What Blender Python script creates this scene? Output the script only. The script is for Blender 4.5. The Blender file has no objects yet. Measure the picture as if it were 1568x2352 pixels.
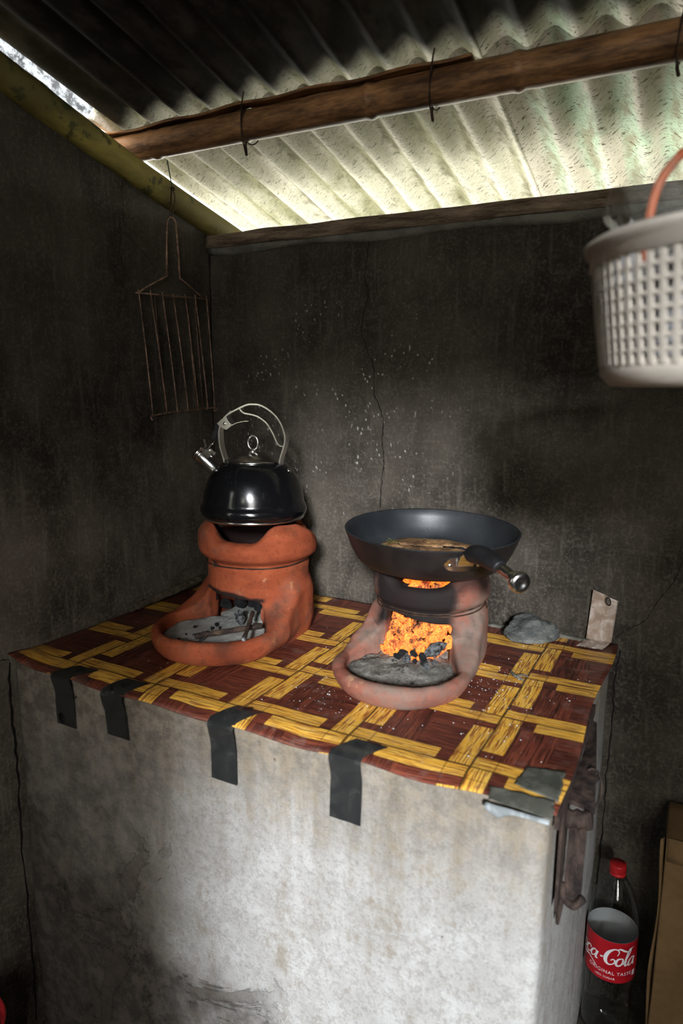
import bpy, bmesh, math, random
import numpy as np
from mathutils import Vector, Matrix, noise as mnoise
random.seed(7); RNG = np.random.default_rng(11)
SC = bpy.context.scene
COL = SC.collection
CT = 0.77                                    # height of the counter top

# ------------------------------------------------------------------ camera, sky, sun, exposure
cam = bpy.data.cameras.new('camera'); co = bpy.data.objects.new('camera', cam); COL.objects.link(co); SC.camera = co
_r = Vector((0.88584572, 0.46389149, 0.00905766)); _u = Vector((-0.0895451, 0.15177523, 0.98435052)); _f = Vector((-0.4552571, 0.87279377, -0.17598865))
_m = Matrix((_r, _u, -_f)).transposed().to_4x4(); _m.translation = Vector((1.0628112, -1.3617264, 1.25)); co.matrix_world = _m
cam.sensor_fit = 'VERTICAL'; cam.sensor_height = 36.0; cam.sensor_width = 24.0; cam.lens = 1590.08 / 2352 * 36
cam.clip_start = 0.02
cam.dof.use_dof = True; cam.dof.focus_distance = 1.40; cam.dof.aperture_fstop = 3.4

w = bpy.data.worlds.new('overcast_sky'); SC.world = w; w.use_nodes = True
wb = w.node_tree.nodes['Background']; wb.inputs['Color'].default_value = (1.0, 0.985, 0.95, 1); wb.inputs['Strength'].default_value = 11.0

sun = bpy.data.lights.new('hazy_sun', 'SUN'); sun.energy = 5.7; sun.angle = math.radians(6.5); sun.color = (0.90, 0.94, 1.0)
so = bpy.data.objects.new('hazy_sun', sun); COL.objects.link(so)
so.rotation_euler = Vector((-0.412, 0.911, -0.33)).to_track_quat('-Z', 'Y').to_euler(); so.location = (3, -6, 5)

SC.view_settings.view_transform = 'Standard'; SC.view_settings.look = 'None'
SC.view_settings.exposure = 0.28; SC.view_settings.gamma = 1.0; SC.view_settings.use_curve_mapping = False

SC.cycles.max_bounces = 7; SC.cycles.diffuse_bounces = 3; SC.cycles.glossy_bounces = 3; SC.cycles.transmission_bounces = 2; SC.cycles.transparent_max_bounces = 10
SC.cycles.use_adaptive_sampling = True; SC.cycles.adaptive_threshold = 0.06; SC.cycles.adaptive_min_samples = 16

# ------------------------------------------------------------------ shader helper
class X:
    """a socket with arithmetic"""
    def __init__(s, sh, k): s.sh, s.k = sh, k
    def __add__(a, b): return a.sh.m('ADD', a, b)
    def __sub__(a, b): return a.sh.m('SUBTRACT', a, b)
    def __rsub__(a, b): return a.sh.m('SUBTRACT', b, a)
    def __mul__(a, b): return a.sh.m('MULTIPLY', a, b)
    __radd__ = __add__; __rmul__ = __mul__
    def __truediv__(a, b): return a.sh.m('DIVIDE', a, b)
    def __lt__(a, b): return a.sh.m('LESS_THAN', a, b)
    def __gt__(a, b): return a.sh.m('GREATER_THAN', a, b)
    def __or__(a, b): return a.sh.m('MAXIMUM', a, b)
    def __and__(a, b): return a.sh.m('MINIMUM', a, b)
    def inv(a): return 1.0 - a

class Sh:
    def __init__(s, name, rough=0.8, metal=0.0, spec=0.3):
        s.mat = bpy.data.materials.new(name); s.mat.use_nodes = True
        s.nt = s.mat.node_tree; s.b = s.nt.nodes['Principled BSDF']
        s.b.inputs['Roughness'].default_value = rough; s.b.inputs['Metallic'].default_value = metal
        s.b.inputs['Specular IOR Level'].default_value = spec
        s.tc = s.nt.nodes.new('ShaderNodeTexCoord')
        s.P = X(s, s.tc.outputs['Object'])
    def put(s, inp, v):
        if isinstance(v, X): s.nt.links.new(v.k, inp)
        elif isinstance(v, (tuple, list)) and len(v) == 3 and inp.type == 'RGBA': inp.default_value = (*v, 1)
        else: inp.default_value = v
    def m(s, op, a, b=None):
        n = s.nt.nodes.new('ShaderNodeMath'); n.operation = op; s.put(n.inputs[0], a)
        if b is not None: s.put(n.inputs[1], b)
        return X(s, n.outputs[0])
    def xyz(s, p=None):
        n = s.nt.nodes.new('ShaderNodeSeparateXYZ'); s.put(n.inputs[0], p or s.P); return [X(s, n.outputs[i]) for i in range(3)]
    def vec(s, x, y, z):
        n = s.nt.nodes.new('ShaderNodeCombineXYZ')
        for i, v in enumerate((x, y, z)): s.put(n.inputs[i], v)
        return X(s, n.outputs[0])
    def scale(s, sc, off=(0, 0, 0), p=None):
        n = s.nt.nodes.new('ShaderNodeMapping'); s.put(n.inputs['Vector'], p or s.P); n.inputs['Scale'].default_value = sc; n.inputs['Location'].default_value = off
        return X(s, n.outputs[0])
    def noise(s, sc, detail=4, rough=0.55, p=None, dist=0.0):
        n = s.nt.nodes.new('ShaderNodeTexNoise'); s.put(n.inputs['Vector'], p or s.P)
        n.inputs['Scale'].default_value = sc; n.inputs['Detail'].default_value = detail; n.inputs['Roughness'].default_value = rough; n.inputs['Distortion'].default_value = dist
        return X(s, n.outputs['Fac'])
    def voro(s, sc, feature='F1', p=None, out='Distance', rnd=1.0):
        n = s.nt.nodes.new('ShaderNodeTexVoronoi'); n.feature = feature; s.put(n.inputs['Vector'], p or s.P); n.inputs['Scale'].default_value = sc
        n.inputs['Randomness'].default_value = rnd
        return X(s, n.outputs[out])
    def ramp(s, v, *stops):
        n = s.nt.nodes.new('ShaderNodeValToRGB'); s.put(n.inputs[0], v); e = n.color_ramp.elements
        while len(e) < len(stops): e.new(0.5)
        for q, (p, c) in zip(e, stops):
            q.position = p; q.color = (c, c, c, 1) if not isinstance(c, tuple) else (*c, 1)
        return X(s, n.outputs[0])
    def step(s, v, a, b):
        n = s.nt.nodes.new('ShaderNodeMapRange'); n.interpolation_type = 'SMOOTHSTEP'; s.put(n.inputs[0], v)
        n.inputs[1].default_value = a; n.inputs[2].default_value = b
        return X(s, n.outputs[0])
    def mix(s, f, a, b, mode='MIX'):
        n = s.nt.nodes.new('ShaderNodeMix'); n.data_type = 'RGBA'; n.blend_type = mode
        s.put(n.inputs[0], f); s.put(n.inputs[6], a); s.put(n.inputs[7], b); return X(s, n.outputs[2])
    def col(s, v): s.put(s.b.inputs['Base Color'], v); return s
    def rough(s, v): s.put(s.b.inputs['Roughness'], v); return s
    def rand(s):
        n = s.nt.nodes.new('ShaderNodeObjectInfo'); return X(s, n.outputs['Random'])
    def bump(s, h, strength=0.3, dist=0.002):
        n = s.nt.nodes.new('ShaderNodeBump'); n.inputs['Strength'].default_value = strength; n.inputs['Distance'].default_value = dist
        s.put(n.inputs['Height'], h); s.nt.links.new(n.outputs[0], s.b.inputs['Normal']); return s

# ------------------------------------------------------------------ mesh helpers
def mesh(name, v, f, mat=None, smooth=True):
    me = bpy.data.meshes.new(name); me.from_pydata([tuple(map(float, p)) for p in v], [], [tuple(int(i) for i in q) for q in f])
    me.update()
    if smooth: me.polygons.foreach_set('use_smooth', [True] * len(me.polygons))
    if mat: me.materials.append(mat)
    return me
def tag(o, label=None, cat=None, group=None, kind=None):
    if label: o['label'] = label
    if cat: o['category'] = cat
    if group: o['group'] = group
    if kind: o['kind'] = kind
    return o
def empty(name, loc, label=None, cat=None, group=None, kind=None):
    o = bpy.data.objects.new(name, None); COL.objects.link(o); o.location = loc; o.empty_display_size = 0.05
    return tag(o, label, cat, group, kind)
def wloc(o):
    p = Vector(o.location)
    return p + wloc(o.parent) if o.parent else p
def obj(name, vf, mat, parent=None, loc=None, smooth=True, label=None, cat=None, group=None, kind=None, crease=None):
    """vf in world coordinates; origin goes to loc (or to the parent's origin)"""
    v, f = vf; v = np.asarray(v, float)
    base = np.array(wloc(parent)) if parent else (np.array(loc, float) if loc is not None else np.array([v[:, 0].mean(), v[:, 1].mean(), v[:, 2].min()]))
    o = bpy.data.objects.new(name, mesh(name, v - base, f, mat, smooth)); COL.objects.link(o)
    if parent: o.parent = parent
    else: o.location = base
    if crease is not None:
        md = o.modifiers.new('split', 'EDGE_SPLIT'); md.split_angle = math.radians(crease)
    return tag(o, label, cat, group, kind)
def join(*vfs):
    V, F, n = [], [], 0
    for v, f in vfs:
        V.append(np.asarray(v, float)); F += [tuple(i + n for i in q) for q in f]; n += len(v)
    return np.concatenate(V), F
def xf(vf, M):
    v, f = vf; v = np.asarray(v, float); M = np.array(M)
    return v @ M[:3, :3].T + M[:3, 3], f
def box(x0, x1, y0, y1, z0, z1, bev=0.0, seg=2):
    bm = bmesh.new(); bmesh.ops.create_cube(bm, size=1)
    for q in bm.verts: q.co = ((x0 + x1) / 2 + q.co.x * (x1 - x0), (y0 + y1) / 2 + q.co.y * (y1 - y0), (z0 + z1) / 2 + q.co.z * (z1 - z0))
    if bev: bmesh.ops.bevel(bm, geom=bm.edges[:], offset=bev, segments=seg, profile=0.5, affect='EDGES')
    bm.verts.index_update(); r = ([tuple(q.co) for q in bm.verts], [[q.index for q in p.verts] for p in bm.faces]); bm.free(); return r
def rough_box(x0, x1, y0, y1, z0, z1, n, amp, sc, bev=0.01, seed=0):
    """subdivided box, rounded edges, slightly uneven faces"""
    bm = bmesh.new(); bmesh.ops.create_cube(bm, size=1)
    for q in bm.verts: q.co = ((x0 + x1) / 2 + q.co.x * (x1 - x0), (y0 + y1) / 2 + q.co.y * (y1 - y0), (z0 + z1) / 2 + q.co.z * (z1 - z0))
    bmesh.ops.bevel(bm, geom=bm.edges[:], offset=bev, segments=3, profile=0.5, affect='EDGES')
    L = max(x1 - x0, y1 - y0, z1 - z0) / n
    for _ in range(6):
        es = [e for e in bm.edges if e.calc_length() > L]
        if not es: break
        bmesh.ops.subdivide_edges(bm, edges=es, cuts=1, use_grid_fill=True)
    for q in bm.verts:
        d = mnoise.noise_vector(q.co * sc + Vector((seed, 0, 0))) * amp; q.co += d
    bmesh.ops.triangulate(bm, faces=[p for p in bm.faces if len(p.verts) > 4])
    bm.verts.index_update(); r = ([tuple(q.co) for q in bm.verts], [[q.index for q in p.verts] for p in bm.faces]); bm.free(); return r
def lathe(prof, n=48, c=(0, 0, 0), cap0=False, cap1=False):
    V, F = [], []
    for r, z in prof:
        for k in range(n):
            a = 2 * math.pi * k / n; V.append((c[0] + r * math.cos(a), c[1] + r * math.sin(a), c[2] + z))
    for i in range(len(prof) - 1):
        for k in range(n):
            a, b = i * n + k, i * n + (k + 1) % n; F.append((a, b, b + n, a + n))
    if cap0: F.append(tuple(range(n - 1, -1, -1)))
    if cap1: F.append(tuple(range((len(prof) - 1) * n, len(prof) * n)))
    return V, F
def cr(pts, k=6):
    """Catmull-Rom through points"""
    P = [np.array(p, float) for p in pts]; P = [2 * P[0] - P[1]] + P + [2 * P[-1] - P[-2]]; out = []
    for i in range(1, len(P) - 2):
        a, b, c, d = P[i - 1:i + 3]
        for t in np.linspace(0, 1, k, endpoint=False):
            out.append(0.5 * (2 * b + (c - a) * t + (2 * a - 5 * b + 4 * c - d) * t * t + (3 * b - a - 3 * c + d) * t ** 3))
    out.append(P[-2]); return np.array(out)
def tube(pts, r, n=8, closed=False, cap=True):
    P = np.array(pts, float); m = len(P); R = np.broadcast_to(np.asarray(r, float), (m,))
    T = np.roll(P, -1, 0) - np.roll(P, 1, 0)
    if not closed: T[0] = P[1] - P[0]; T[-1] = P[-1] - P[-2]
    T /= np.linalg.norm(T, axis=1)[:, None] + 1e-12
    u = np.cross(T[0], (0, 0, 1.0) if abs(T[0][2]) < 0.9 else (1.0, 0, 0)); u /= np.linalg.norm(u)
    V = []
    for i in range(m):
        u = u - T[i] * (u @ T[i]); u /= np.linalg.norm(u); w_ = np.cross(T[i], u)
        for k in range(n):
            a = 2 * math.pi * k / n; V.append(P[i] + R[i] * (math.cos(a) * u + math.sin(a) * w_))
    F = []
    for i in range(m if closed else m - 1):
        j = (i + 1) % m
        for k in range(n): F.append((i * n + k, i * n + (k + 1) % n, j * n + (k + 1) % n, j * n + k))
    if cap and not closed: F += [tuple(range(n - 1, -1, -1)), tuple(range((m - 1) * n, m * n))]
    return V, F
def band(pts, wdir, width, th):
    """flat strip: path pts, width along wdir, thickness th"""
    P = np.array(pts, float); wd = np.array(wdir, float); wd /= np.linalg.norm(wd); m = len(P)
    T = np.gradient(P, axis=0); T /= np.linalg.norm(T, axis=1)[:, None]; Nn = np.cross(T, wd); Nn /= np.linalg.norm(Nn, axis=1)[:, None]
    width = np.broadcast_to(np.asarray(width, float), (m,))
    V = []
    for i in range(m):
        for a, b in ((-1, -1), (1, -1), (1, 1), (-1, 1)): V.append(P[i] + wd * a * width[i] / 2 + Nn[i] * b * th / 2)
    F = [(i * 4 + k, i * 4 + (k + 1) % 4, i * 4 + 4 + (k + 1) % 4, i * 4 + 4 + k) for i in range(m - 1) for k in range(4)]
    return V, F + [(3, 2, 1, 0), tuple(range(4 * m - 4, 4 * m))]
def grid(nx, ny, fn):
    V = [fn(i / nx, j / ny) for j in range(ny + 1) for i in range(nx + 1)]
    return V, [(j * (nx + 1) + i, j * (nx + 1) + i + 1, (j + 1) * (nx + 1) + i + 1, (j + 1) * (nx + 1) + i) for j in range(ny) for i in range(nx)]
def slab(nx, ny, fn, th):
    """grid with thickness th (downward along local normal ~ -z of fn offset vector)"""
    V, F = grid(nx, ny, fn); V = np.array(V); n = len(V); th = np.array(th)
    W = V + th; F2 = [tuple(q[::-1]) for q in F]
    F = F + [tuple(i + n for i in q) for q in F2]
    ring = [i for i in range(nx + 1)] + [(j) * (nx + 1) + nx for j in range(1, ny + 1)] + [ny * (nx + 1) + i for i in range(nx - 1, -1, -1)] + [j * (nx + 1) for j in range(ny - 1, 0, -1)]
    for a, b in zip(ring, ring[1:] + ring[:1]): F.append((b, a, a + n, b + n))
    return np.concatenate([V, W]), F
def surfnet(fn, lo, hi, h):
    """naive surface nets on a signed field fn(x, y, z) < 0 inside"""
    ax = [np.arange(l, u_ + h, h) for l, u_ in zip(lo, hi)]
    g = fn(*np.meshgrid(*ax, indexing='ij')); s = g < 0
    nx, ny, nz = g.shape
    acc = np.zeros((nx - 1, ny - 1, nz - 1, 3)); cnt = np.zeros((nx - 1, ny - 1, nz - 1))
    base = np.stack(np.meshgrid(*[a[:-1] for a in ax], indexing='ij'), -1)
    sl = lambda d, n_: slice(d, n_ - 1 + d)
    cor = [(i, j, k) for i in (0, 1) for j in (0, 1) for k in (0, 1)]
    for a in cor:
        for d in range(3):
            if a[d]: continue
            b = list(a); b[d] = 1
            ga = g[sl(a[0], nx), sl(a[1], ny), sl(a[2], nz)]; gb = g[sl(b[0], nx), sl(b[1], ny), sl(b[2], nz)]
            x = (ga < 0) != (gb < 0); t = np.where(x, ga / np.where(x, ga - gb, 1), 0)
            for e in range(3): acc[..., e] += np.where(x, (a[e] + (t if e == d else 0)), 0)
            cnt += x
    act = cnt > 0; idx = -np.ones(act.shape, int); idx[act] = np.arange(act.sum())
    V = base[act] + h * acc[act] / cnt[act][:, None]; F = []
    for d in range(3):
        e, f_ = (d + 1) % 3, (d + 2) % 3
        A = np.take(s, range(g.shape[d] - 1), d); B = np.take(s, range(1, g.shape[d]), d); I = np.argwhere(A != B)
        I = I[(I[:, e] > 0) & (I[:, f_] > 0) & (I[:, e] < g.shape[e] - 1) & (I[:, f_] < g.shape[f_] - 1)]
        q = []
        for de, df in ((1, 1), (0, 1), (0, 0), (1, 0)):
            J = I.copy(); J[:, e] -= de; J[:, f_] -= df; q.append(idx[J[:, 0], J[:, 1], J[:, 2]])
        Q = np.stack(q, 1); fl = s[I[:, 0], I[:, 1], I[:, 2]]; Q[~fl] = Q[~fl][:, ::-1]; F.append(Q)
    return V, np.concatenate(F)
def smin(a, b, k):
    hh = np.clip(0.5 + 0.5 * (b - a) / k, 0, 1); return b * (1 - hh) + a * hh - k * hh * (1 - hh)
def smax(a, b, k): return -smin(-a, -b, k)
def fnoise(x, y, z, f, seed=0):
    """cheap smooth pseudo-noise, about -1..1"""
    r = np.random.default_rng(seed); o = 0
    for i in range(5):
        d = r.normal(size=3); d /= np.linalg.norm(d); o = o + np.sin(f * (0.6 + 0.25 * i) * (d[0] * x + d[1] * y + d[2] * z) + r.uniform(0, 6.28))
    return o / 3
def polyline(pts, y=None, wd=0.002, axis='y', pos=0.0, jit=0.003, k=7, seed=1):
    """thin crack ribbon on a wall plane: pts are (horizontal, z)"""
    r = random.Random(seed); P = cr([(a, b, 0) for a, b in pts], k)[:, :2]
    P = P + np.array([[r.uniform(-jit, jit), r.uniform(-jit, jit)] for _ in P])
    T = np.gradient(P, axis=0); Nn = np.stack([-T[:, 1], T[:, 0]], 1); Nn /= np.linalg.norm(Nn, axis=1)[:, None] + 1e-9
    V = []
    for p, n in zip(P, Nn):
        h = wd * r.uniform(0.35, 1.0) / 2
        for s_ in (-1, 1):
            q = p + n * h * s_; V.append((q[0], pos, q[1]) if axis == 'y' else (pos, q[0], q[1]))
    return V, [(2 * i, 2 * i + 1, 2 * i + 3, 2 * i + 2) for i in range(len(P) - 1)]

# ------------------------------------------------------------------ materials: setting
def m_wall(name, low):
    s = Sh(name, 0.9, spec=0.2); x, y, z = s.xyz()
    big = s.noise(2.2, 5, 0.6); mid = s.noise(9, 6, 0.6); fine = s.noise(150, 3, 0.6); pit = s.noise(38, 5, 0.65)
    streak = s.noise(1, 4, 0.6, p=s.scale((70, 70, 7)))
    c = s.mix(s.step(big * 0.7 + mid * 0.45, 0.40, 0.75), (0.014, 0.011, 0.0085), (0.058, 0.049, 0.037))
    c = s.mix(s.step(streak, 0.52, 0.72) * 0.5, c, (0.088, 0.078, 0.062))
    c = s.mix(s.step(fine * 0.6 + pit * 0.5, 0.5, 0.72) * 0.5, c, (0.105, 0.092, 0.071))
    c = s.mix(s.step(pit, 0.60, 0.75) * 0.75, c, (0.010, 0.008, 0.0065))
    c = s.mix(s.step(1.32 - z + (big - 0.5) * 0.9 + (mid - 0.5) * 0.4, 0.0, 0.55) * 0.62, c, s.mix(1.0, c, (low, low, low * 1.02), 'MULTIPLY'))   # paler low down: thinner soot and stronger light painted in
    # spalled pale chips around the crack in the soot
    dx = (x - 0.34) / 0.36; dz = (z - 1.20) / 0.30; reg = s.step(1.0 - (dx * dx + dz * dz), 0.0, 0.85)
    wp = s.noise(30, 3) * 0.03; chip = s.voro(58, p=s.vec(x * 1.6 + z * 0.5 + wp, y, z * 1.0 - x * 0.3 + wp)); chip2 = s.voro(150, p=s.scale((1.3, 1.3, 0.8)))
    cm = s.step(s.noise(11, 4), 0.47, 0.58) * reg
    c = s.mix((chip < 0.19) * cm, c, (0.27, 0.265, 0.24)); c = s.mix((chip2 < 0.11) * s.step(s.noise(7, 3), 0.45, 0.6), c, (0.20, 0.185, 0.16))
    s.col(c).bump(fine * 0.4 + pit + mid, 0.55, 0.004); s.rough(0.88); return s.mat
def m_counter():
    s = Sh('grey_render', 0.85, spec=0.25); x, y, z = s.xyz(); xw = x + 0.47
    big = s.noise(3.0, 5, 0.65); mid = s.noise(14, 6, 0.7); fine = s.noise(260, 3, 0.7); gr = s.noise(95, 4, 0.75); mot = s.noise(34, 5, 0.75)
    drip = s.noise(1, 6, 0.65, p=s.scale((24, 24, 3.0)))
    c = s.mix(s.step(mid, 0.35, 0.7), (0.315, 0.305, 0.285), (0.405, 0.40, 0.385))
    c = s.mix(s.step(gr * 0.6 + fine * 0.4, 0.47, 0.60) * 0.5, c, (0.19, 0.178, 0.158)); c = s.mix(s.step(fine, 0.40, 0.30) * 0.5, c, (0.50, 0.49, 0.47))
    top = s.step(z + (drip - 0.5) * 0.32 + (mid - 0.5) * 0.10, 0.52, 0.80)
    c = s.mix(top * 0.82, c, s.mix(s.step(mot, 0.4, 0.65), (0.115, 0.088, 0.055), (0.25, 0.20, 0.135)))
    c = s.mix(s.step(drip * 0.5 + mot * 0.5, 0.50, 0.64) * 0.6, c, (0.185, 0.148, 0.10))
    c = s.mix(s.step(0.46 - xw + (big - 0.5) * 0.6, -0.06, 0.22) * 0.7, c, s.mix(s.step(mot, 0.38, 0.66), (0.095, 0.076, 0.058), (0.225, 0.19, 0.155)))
    stain_shade = s.step(0.68 - xw * 0.75 - z + (big - 0.5) * 0.75 + (mid - 0.5) * 0.4, -0.06, 0.20)  # lower-left shade painted into the colour along with brown stain
    c = s.mix(stain_shade * 0.82, c, s.mix(s.step(mot, 0.4, 0.62), (0.030, 0.023, 0.018), (0.085, 0.068, 0.054)))
    pt = s.noise(5.5, 7, 0.66, dist=0.8); patch = s.step(pt, 0.585, 0.605) * s.step(0.60 - z, 0.0, 0.2) * s.step(0.62 - xw, 0.0, 0.15); c = s.mix(patch * 0.6, c, (0.075, 0.060, 0.048))
    c = s.mix(s.step(s.noise(60, 5, 0.75), 0.66, 0.71) * 0.9, c, (0.05, 0.042, 0.035))
    s.col(c).bump(fine * 0.5 + gr * 0.8 + mid - patch * 1.5, 0.8, 0.003); return s.mat
def m_simple(name, a, b, sc=12, rough=0.8, bump=0.3, spec=0.3, metal=0.0, stretch=None, dist=0.002, lo=0.35, hi=0.7):
    s = Sh(name, rough, metal, spec); p = s.scale(stretch) if stretch else None
    n = s.noise(sc, 6, 0.62, p=p); f = s.noise(sc * 9, 3, 0.6, p=p)
    s.col(s.mix(s.step(n * 0.75 + f * 0.25, lo, hi), a, b))
    if bump: s.bump(n + f * 0.6, bump, dist)
    return s.mat
def m_roof(name, pale, moss, dark, fleck, soot=False):
    s = Sh(name, 0.75, spec=0.2); x, y, z = s.xyz()
    big = s.noise(1, 4, 0.6, p=s.scale((9, 3, 1))); mid = s.noise(24, 5, 0.65, p=s.scale((1, 0.5, 1)))
    f1 = s.noise(1, 3, 0.7, p=s.scale((95, 210, 1)), dist=0.8); f2 = s.noise(170, 3, 0.7)
    ph = s.m('SINE', (x + 1.0 - 0.228) * (2 * math.pi / 0.0725) + 0.6)                   # algae and painted side shade darken one flank of every corrugation
    c = s.mix(s.step(big * 0.9 + ph * 0.13 + mid * 0.25, 0.47, 0.72), pale, moss); c = s.mix(s.step(mid + ph * 0.10, 0.50, 0.72) * 0.7, c, dark)
    c = s.mix(s.step(f1, 0.575, 0.62) * fleck, c, tuple(q * 0.35 for q in dark)); c = s.mix(s.step(f2, 0.5, 0.7) * 0.35, c, dark)
    if soot: c = s.mix(s.step(0.982 - y + (big - 0.5) * 0.05 + (mid - 0.5) * 0.03, 0.0, 0.045), c, s.mix(s.step(mid, 0.4, 0.65), (0.014, 0.012, 0.010), (0.042, 0.036, 0.029)))  # inward of the purlin, interior shade is painted in together with soot
    s.col(c).bump(mid + f2 * 0.5, 0.25, 0.002); return s.mat
WALL = m_wall('sooty_plaster', 1.45); WALL_L = m_wall('sooty_side_plaster_lit', 2.9); CONC = m_counter()  # side wall copy painted lighter low down for the stronger light there
FLOOR = m_simple('earth_floor', (0.045, 0.038, 0.030), (0.11, 0.095, 0.075), 7, 0.95)
YARD = m_simple('pale_yard', (0.58, 0.59, 0.50), (0.74, 0.75, 0.66), 1.5, 0.95, 0)
GROUND = m_simple('grassy_ground', (0.04, 0.055, 0.02), (0.09, 0.11, 0.045), 1.5, 0.95, 0)
NEIGH = m_simple('rubble_plaster', (0.02, 0.022, 0.025), (0.20, 0.215, 0.235), 26, 0.9, 1.0, dist=0.03, lo=0.44, hi=0.56)
BAMBOO = m_simple('smoked_bamboo', (0.055, 0.026, 0.012), (0.40, 0.20, 0.085), 3.2, 0.5, 0.25, stretch=(1.6, 9, 9), lo=0.36, hi=0.68)
def m_rafter():
    s = Sh('mossy_yellow_bamboo', 0.65); n = s.noise(9, 5, 0.6, p=s.scale((1, 0.35, 1))); b = s.noise(24, 5, 0.65)
    c = s.mix(s.step(n, 0.38, 0.68), (0.13, 0.105, 0.03), (0.46, 0.36, 0.09)); c = s.mix(s.step(b, 0.56, 0.62) * 0.8, c, (0.045, 0.05, 0.02))
    s.col(c).bump(n + b * 0.4, 0.2, 0.002); return s.mat
RAFTER = m_rafter()
PLANK = m_simple('weathered_plank', (0.055, 0.035, 0.022), (0.26, 0.19, 0.13), 9, 0.9, 0.7, stretch=(1.0, 8, 8), dist=0.004)
MORTAR = m_simple('grey_mortar', (0.085, 0.08, 0.065), (0.17, 0.16, 0.13), 25, 0.9, 0.5)
CRACK = m_simple('crack_dark', (0.006, 0.005, 0.004), (0.014, 0.012, 0.010), 40, 1.0, 0)
ROOF_A = m_roof('mossy_roofing', (0.72, 0.68, 0.60), (0.34, 0.33, 0.21), (0.13, 0.11, 0.07), 0.55)
ROOF_B = m_roof('pale_green_roofing', (0.66, 0.60, 0.55), (0.47, 0.60, 0.48), (0.27, 0.21, 0.14), 0.95)

ROOF_SA = m_roof('shaded_sooty_mossy_roofing', (0.72, 0.68, 0.60), (0.34, 0.33, 0.21), (0.13, 0.11, 0.07), 0.55, True); ROOF_SB = m_roof('shaded_sooty_green_roofing', (0.66, 0.60, 0.55), (0.47, 0.60, 0.48), (0.27, 0.21, 0.14), 0.95, True)

# ------------------------------------------------------------------ the setting
XR, YF = 2.3, -2.7                                              # right wall, front wall
rafz = lambda y: 1.622 - 0.228 * y                              # rafter centre line
roofz = lambda y: 1.758 - 0.215 * (y + 0.219)                   # underside of roofing valleys
obj('floor', box(-0.12, XR + 0.12, YF - 0.12, 0.12, -0.06, 0.0), FLOOR, kind='structure', smooth=False)
wb_ = obj('wall_back', slab(60, 40, lambda u, v: (-0.0 + u * XR, 0.0, v * 1.563), (0, 0.12, 0)), WALL, loc=(0, 0, 0), kind='structure', smooth=False)
# left wall: its top follows the rafter; a narrow unseen window added for the kettle highlights
def wseg(ys, zb, ztf, th=0.12):
    V, F = [], []
    for y in ys:
        for q in ((0.0, y, zb), (0.0, y, ztf(y)), (-th, y, ztf(y)), (-th, y, zb)): V.append(q)
    for i in range(len(ys) - 1):
        for k in range(4): F.append((i * 4 + k, i * 4 + 4 + k, i * 4 + 4 + (k + 1) % 4, i * 4 + (k + 1) % 4))
    return V, F + [(0, 1, 2, 3), tuple(range(len(V) - 1, len(V) - 5, -1))]
zt_in, zt_out = (lambda y: rafz(y) - 0.0265), (lambda y: roofz(y) - 0.004)
wl_ = obj('wall_left', join(wseg(np.linspace(YF, -1.44, 10), 0, zt_out, 0.03), wseg([-1.44, -1.20], 0, lambda y: 0.92, 0.03), wseg([-1.44, -1.20], 1.50, zt_out, 0.03), wseg(np.linspace(-1.20, -0.661, 8), 0, zt_out, 0.03), wseg(np.linspace(-0.661, 0.12, 16), 0, zt_in)), WALL_L, loc=(0, 0, 0), kind='structure', smooth=False)
obj('wall_right', ([(x, y, z) for x in (XR, XR + 0.12) for y, z in ((YF, 0), (0.12, 0), (0.12, roofz(0.12)), (YF, roofz(YF)))], [(0, 3, 2, 1), (4, 5, 6, 7), (0, 1, 5, 4), (1, 2, 6, 5), (2, 3, 7, 6), (3, 0, 4, 7)]), WALL, kind='structure', smooth=False)
DX0, DX1, DH = 1.40, 2.10, 2.15                                  # unseen doorway in the front wall, shaped for the sun patch
hd_ = empty('shade_door_1', (DX0, YF - 0.06, 0.0), kind='structure')  # added unseen half-door, keeps low light off the floor
for k in range(5): obj('shade_door_plank', box(DX0 + 0.004 + k * 0.139, DX0 + 0.138 + k * 0.139, YF - 0.075, YF - 0.045, 0.02, 0.86, 0.003), PLANK, hd_, smooth=False)
obj('shade_door_rail', join(box(DX0 + 0.01, DX1 - 0.01, YF - 0.045, YF - 0.02, 0.15, 0.23, 0.003), box(DX0 + 0.01, DX1 - 0.01, YF - 0.045, YF - 0.02, 0.66, 0.74, 0.003)), PLANK, hd_, smooth=False)
WX0, WX1, WZ0, WZ1 = 0.62, 0.96, 1.42, 1.82                      # small unseen window behind the cook, added for fill light
obj('wall_front', join(box(0, WX0, YF - 0.12, YF, 0, 2.288), box(WX1, DX0, YF - 0.12, YF, 0, 2.288), box(WX0, WX1, YF - 0.12, YF, 0, WZ0), box(WX0, WX1, YF - 0.12, YF, WZ1, 2.288), box(DX1, XR, YF - 0.12, YF, 0, 2.288), box(DX0, DX1, YF - 0.12, YF, DH, 2.288)), WALL, kind='structure', smooth=False)
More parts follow.
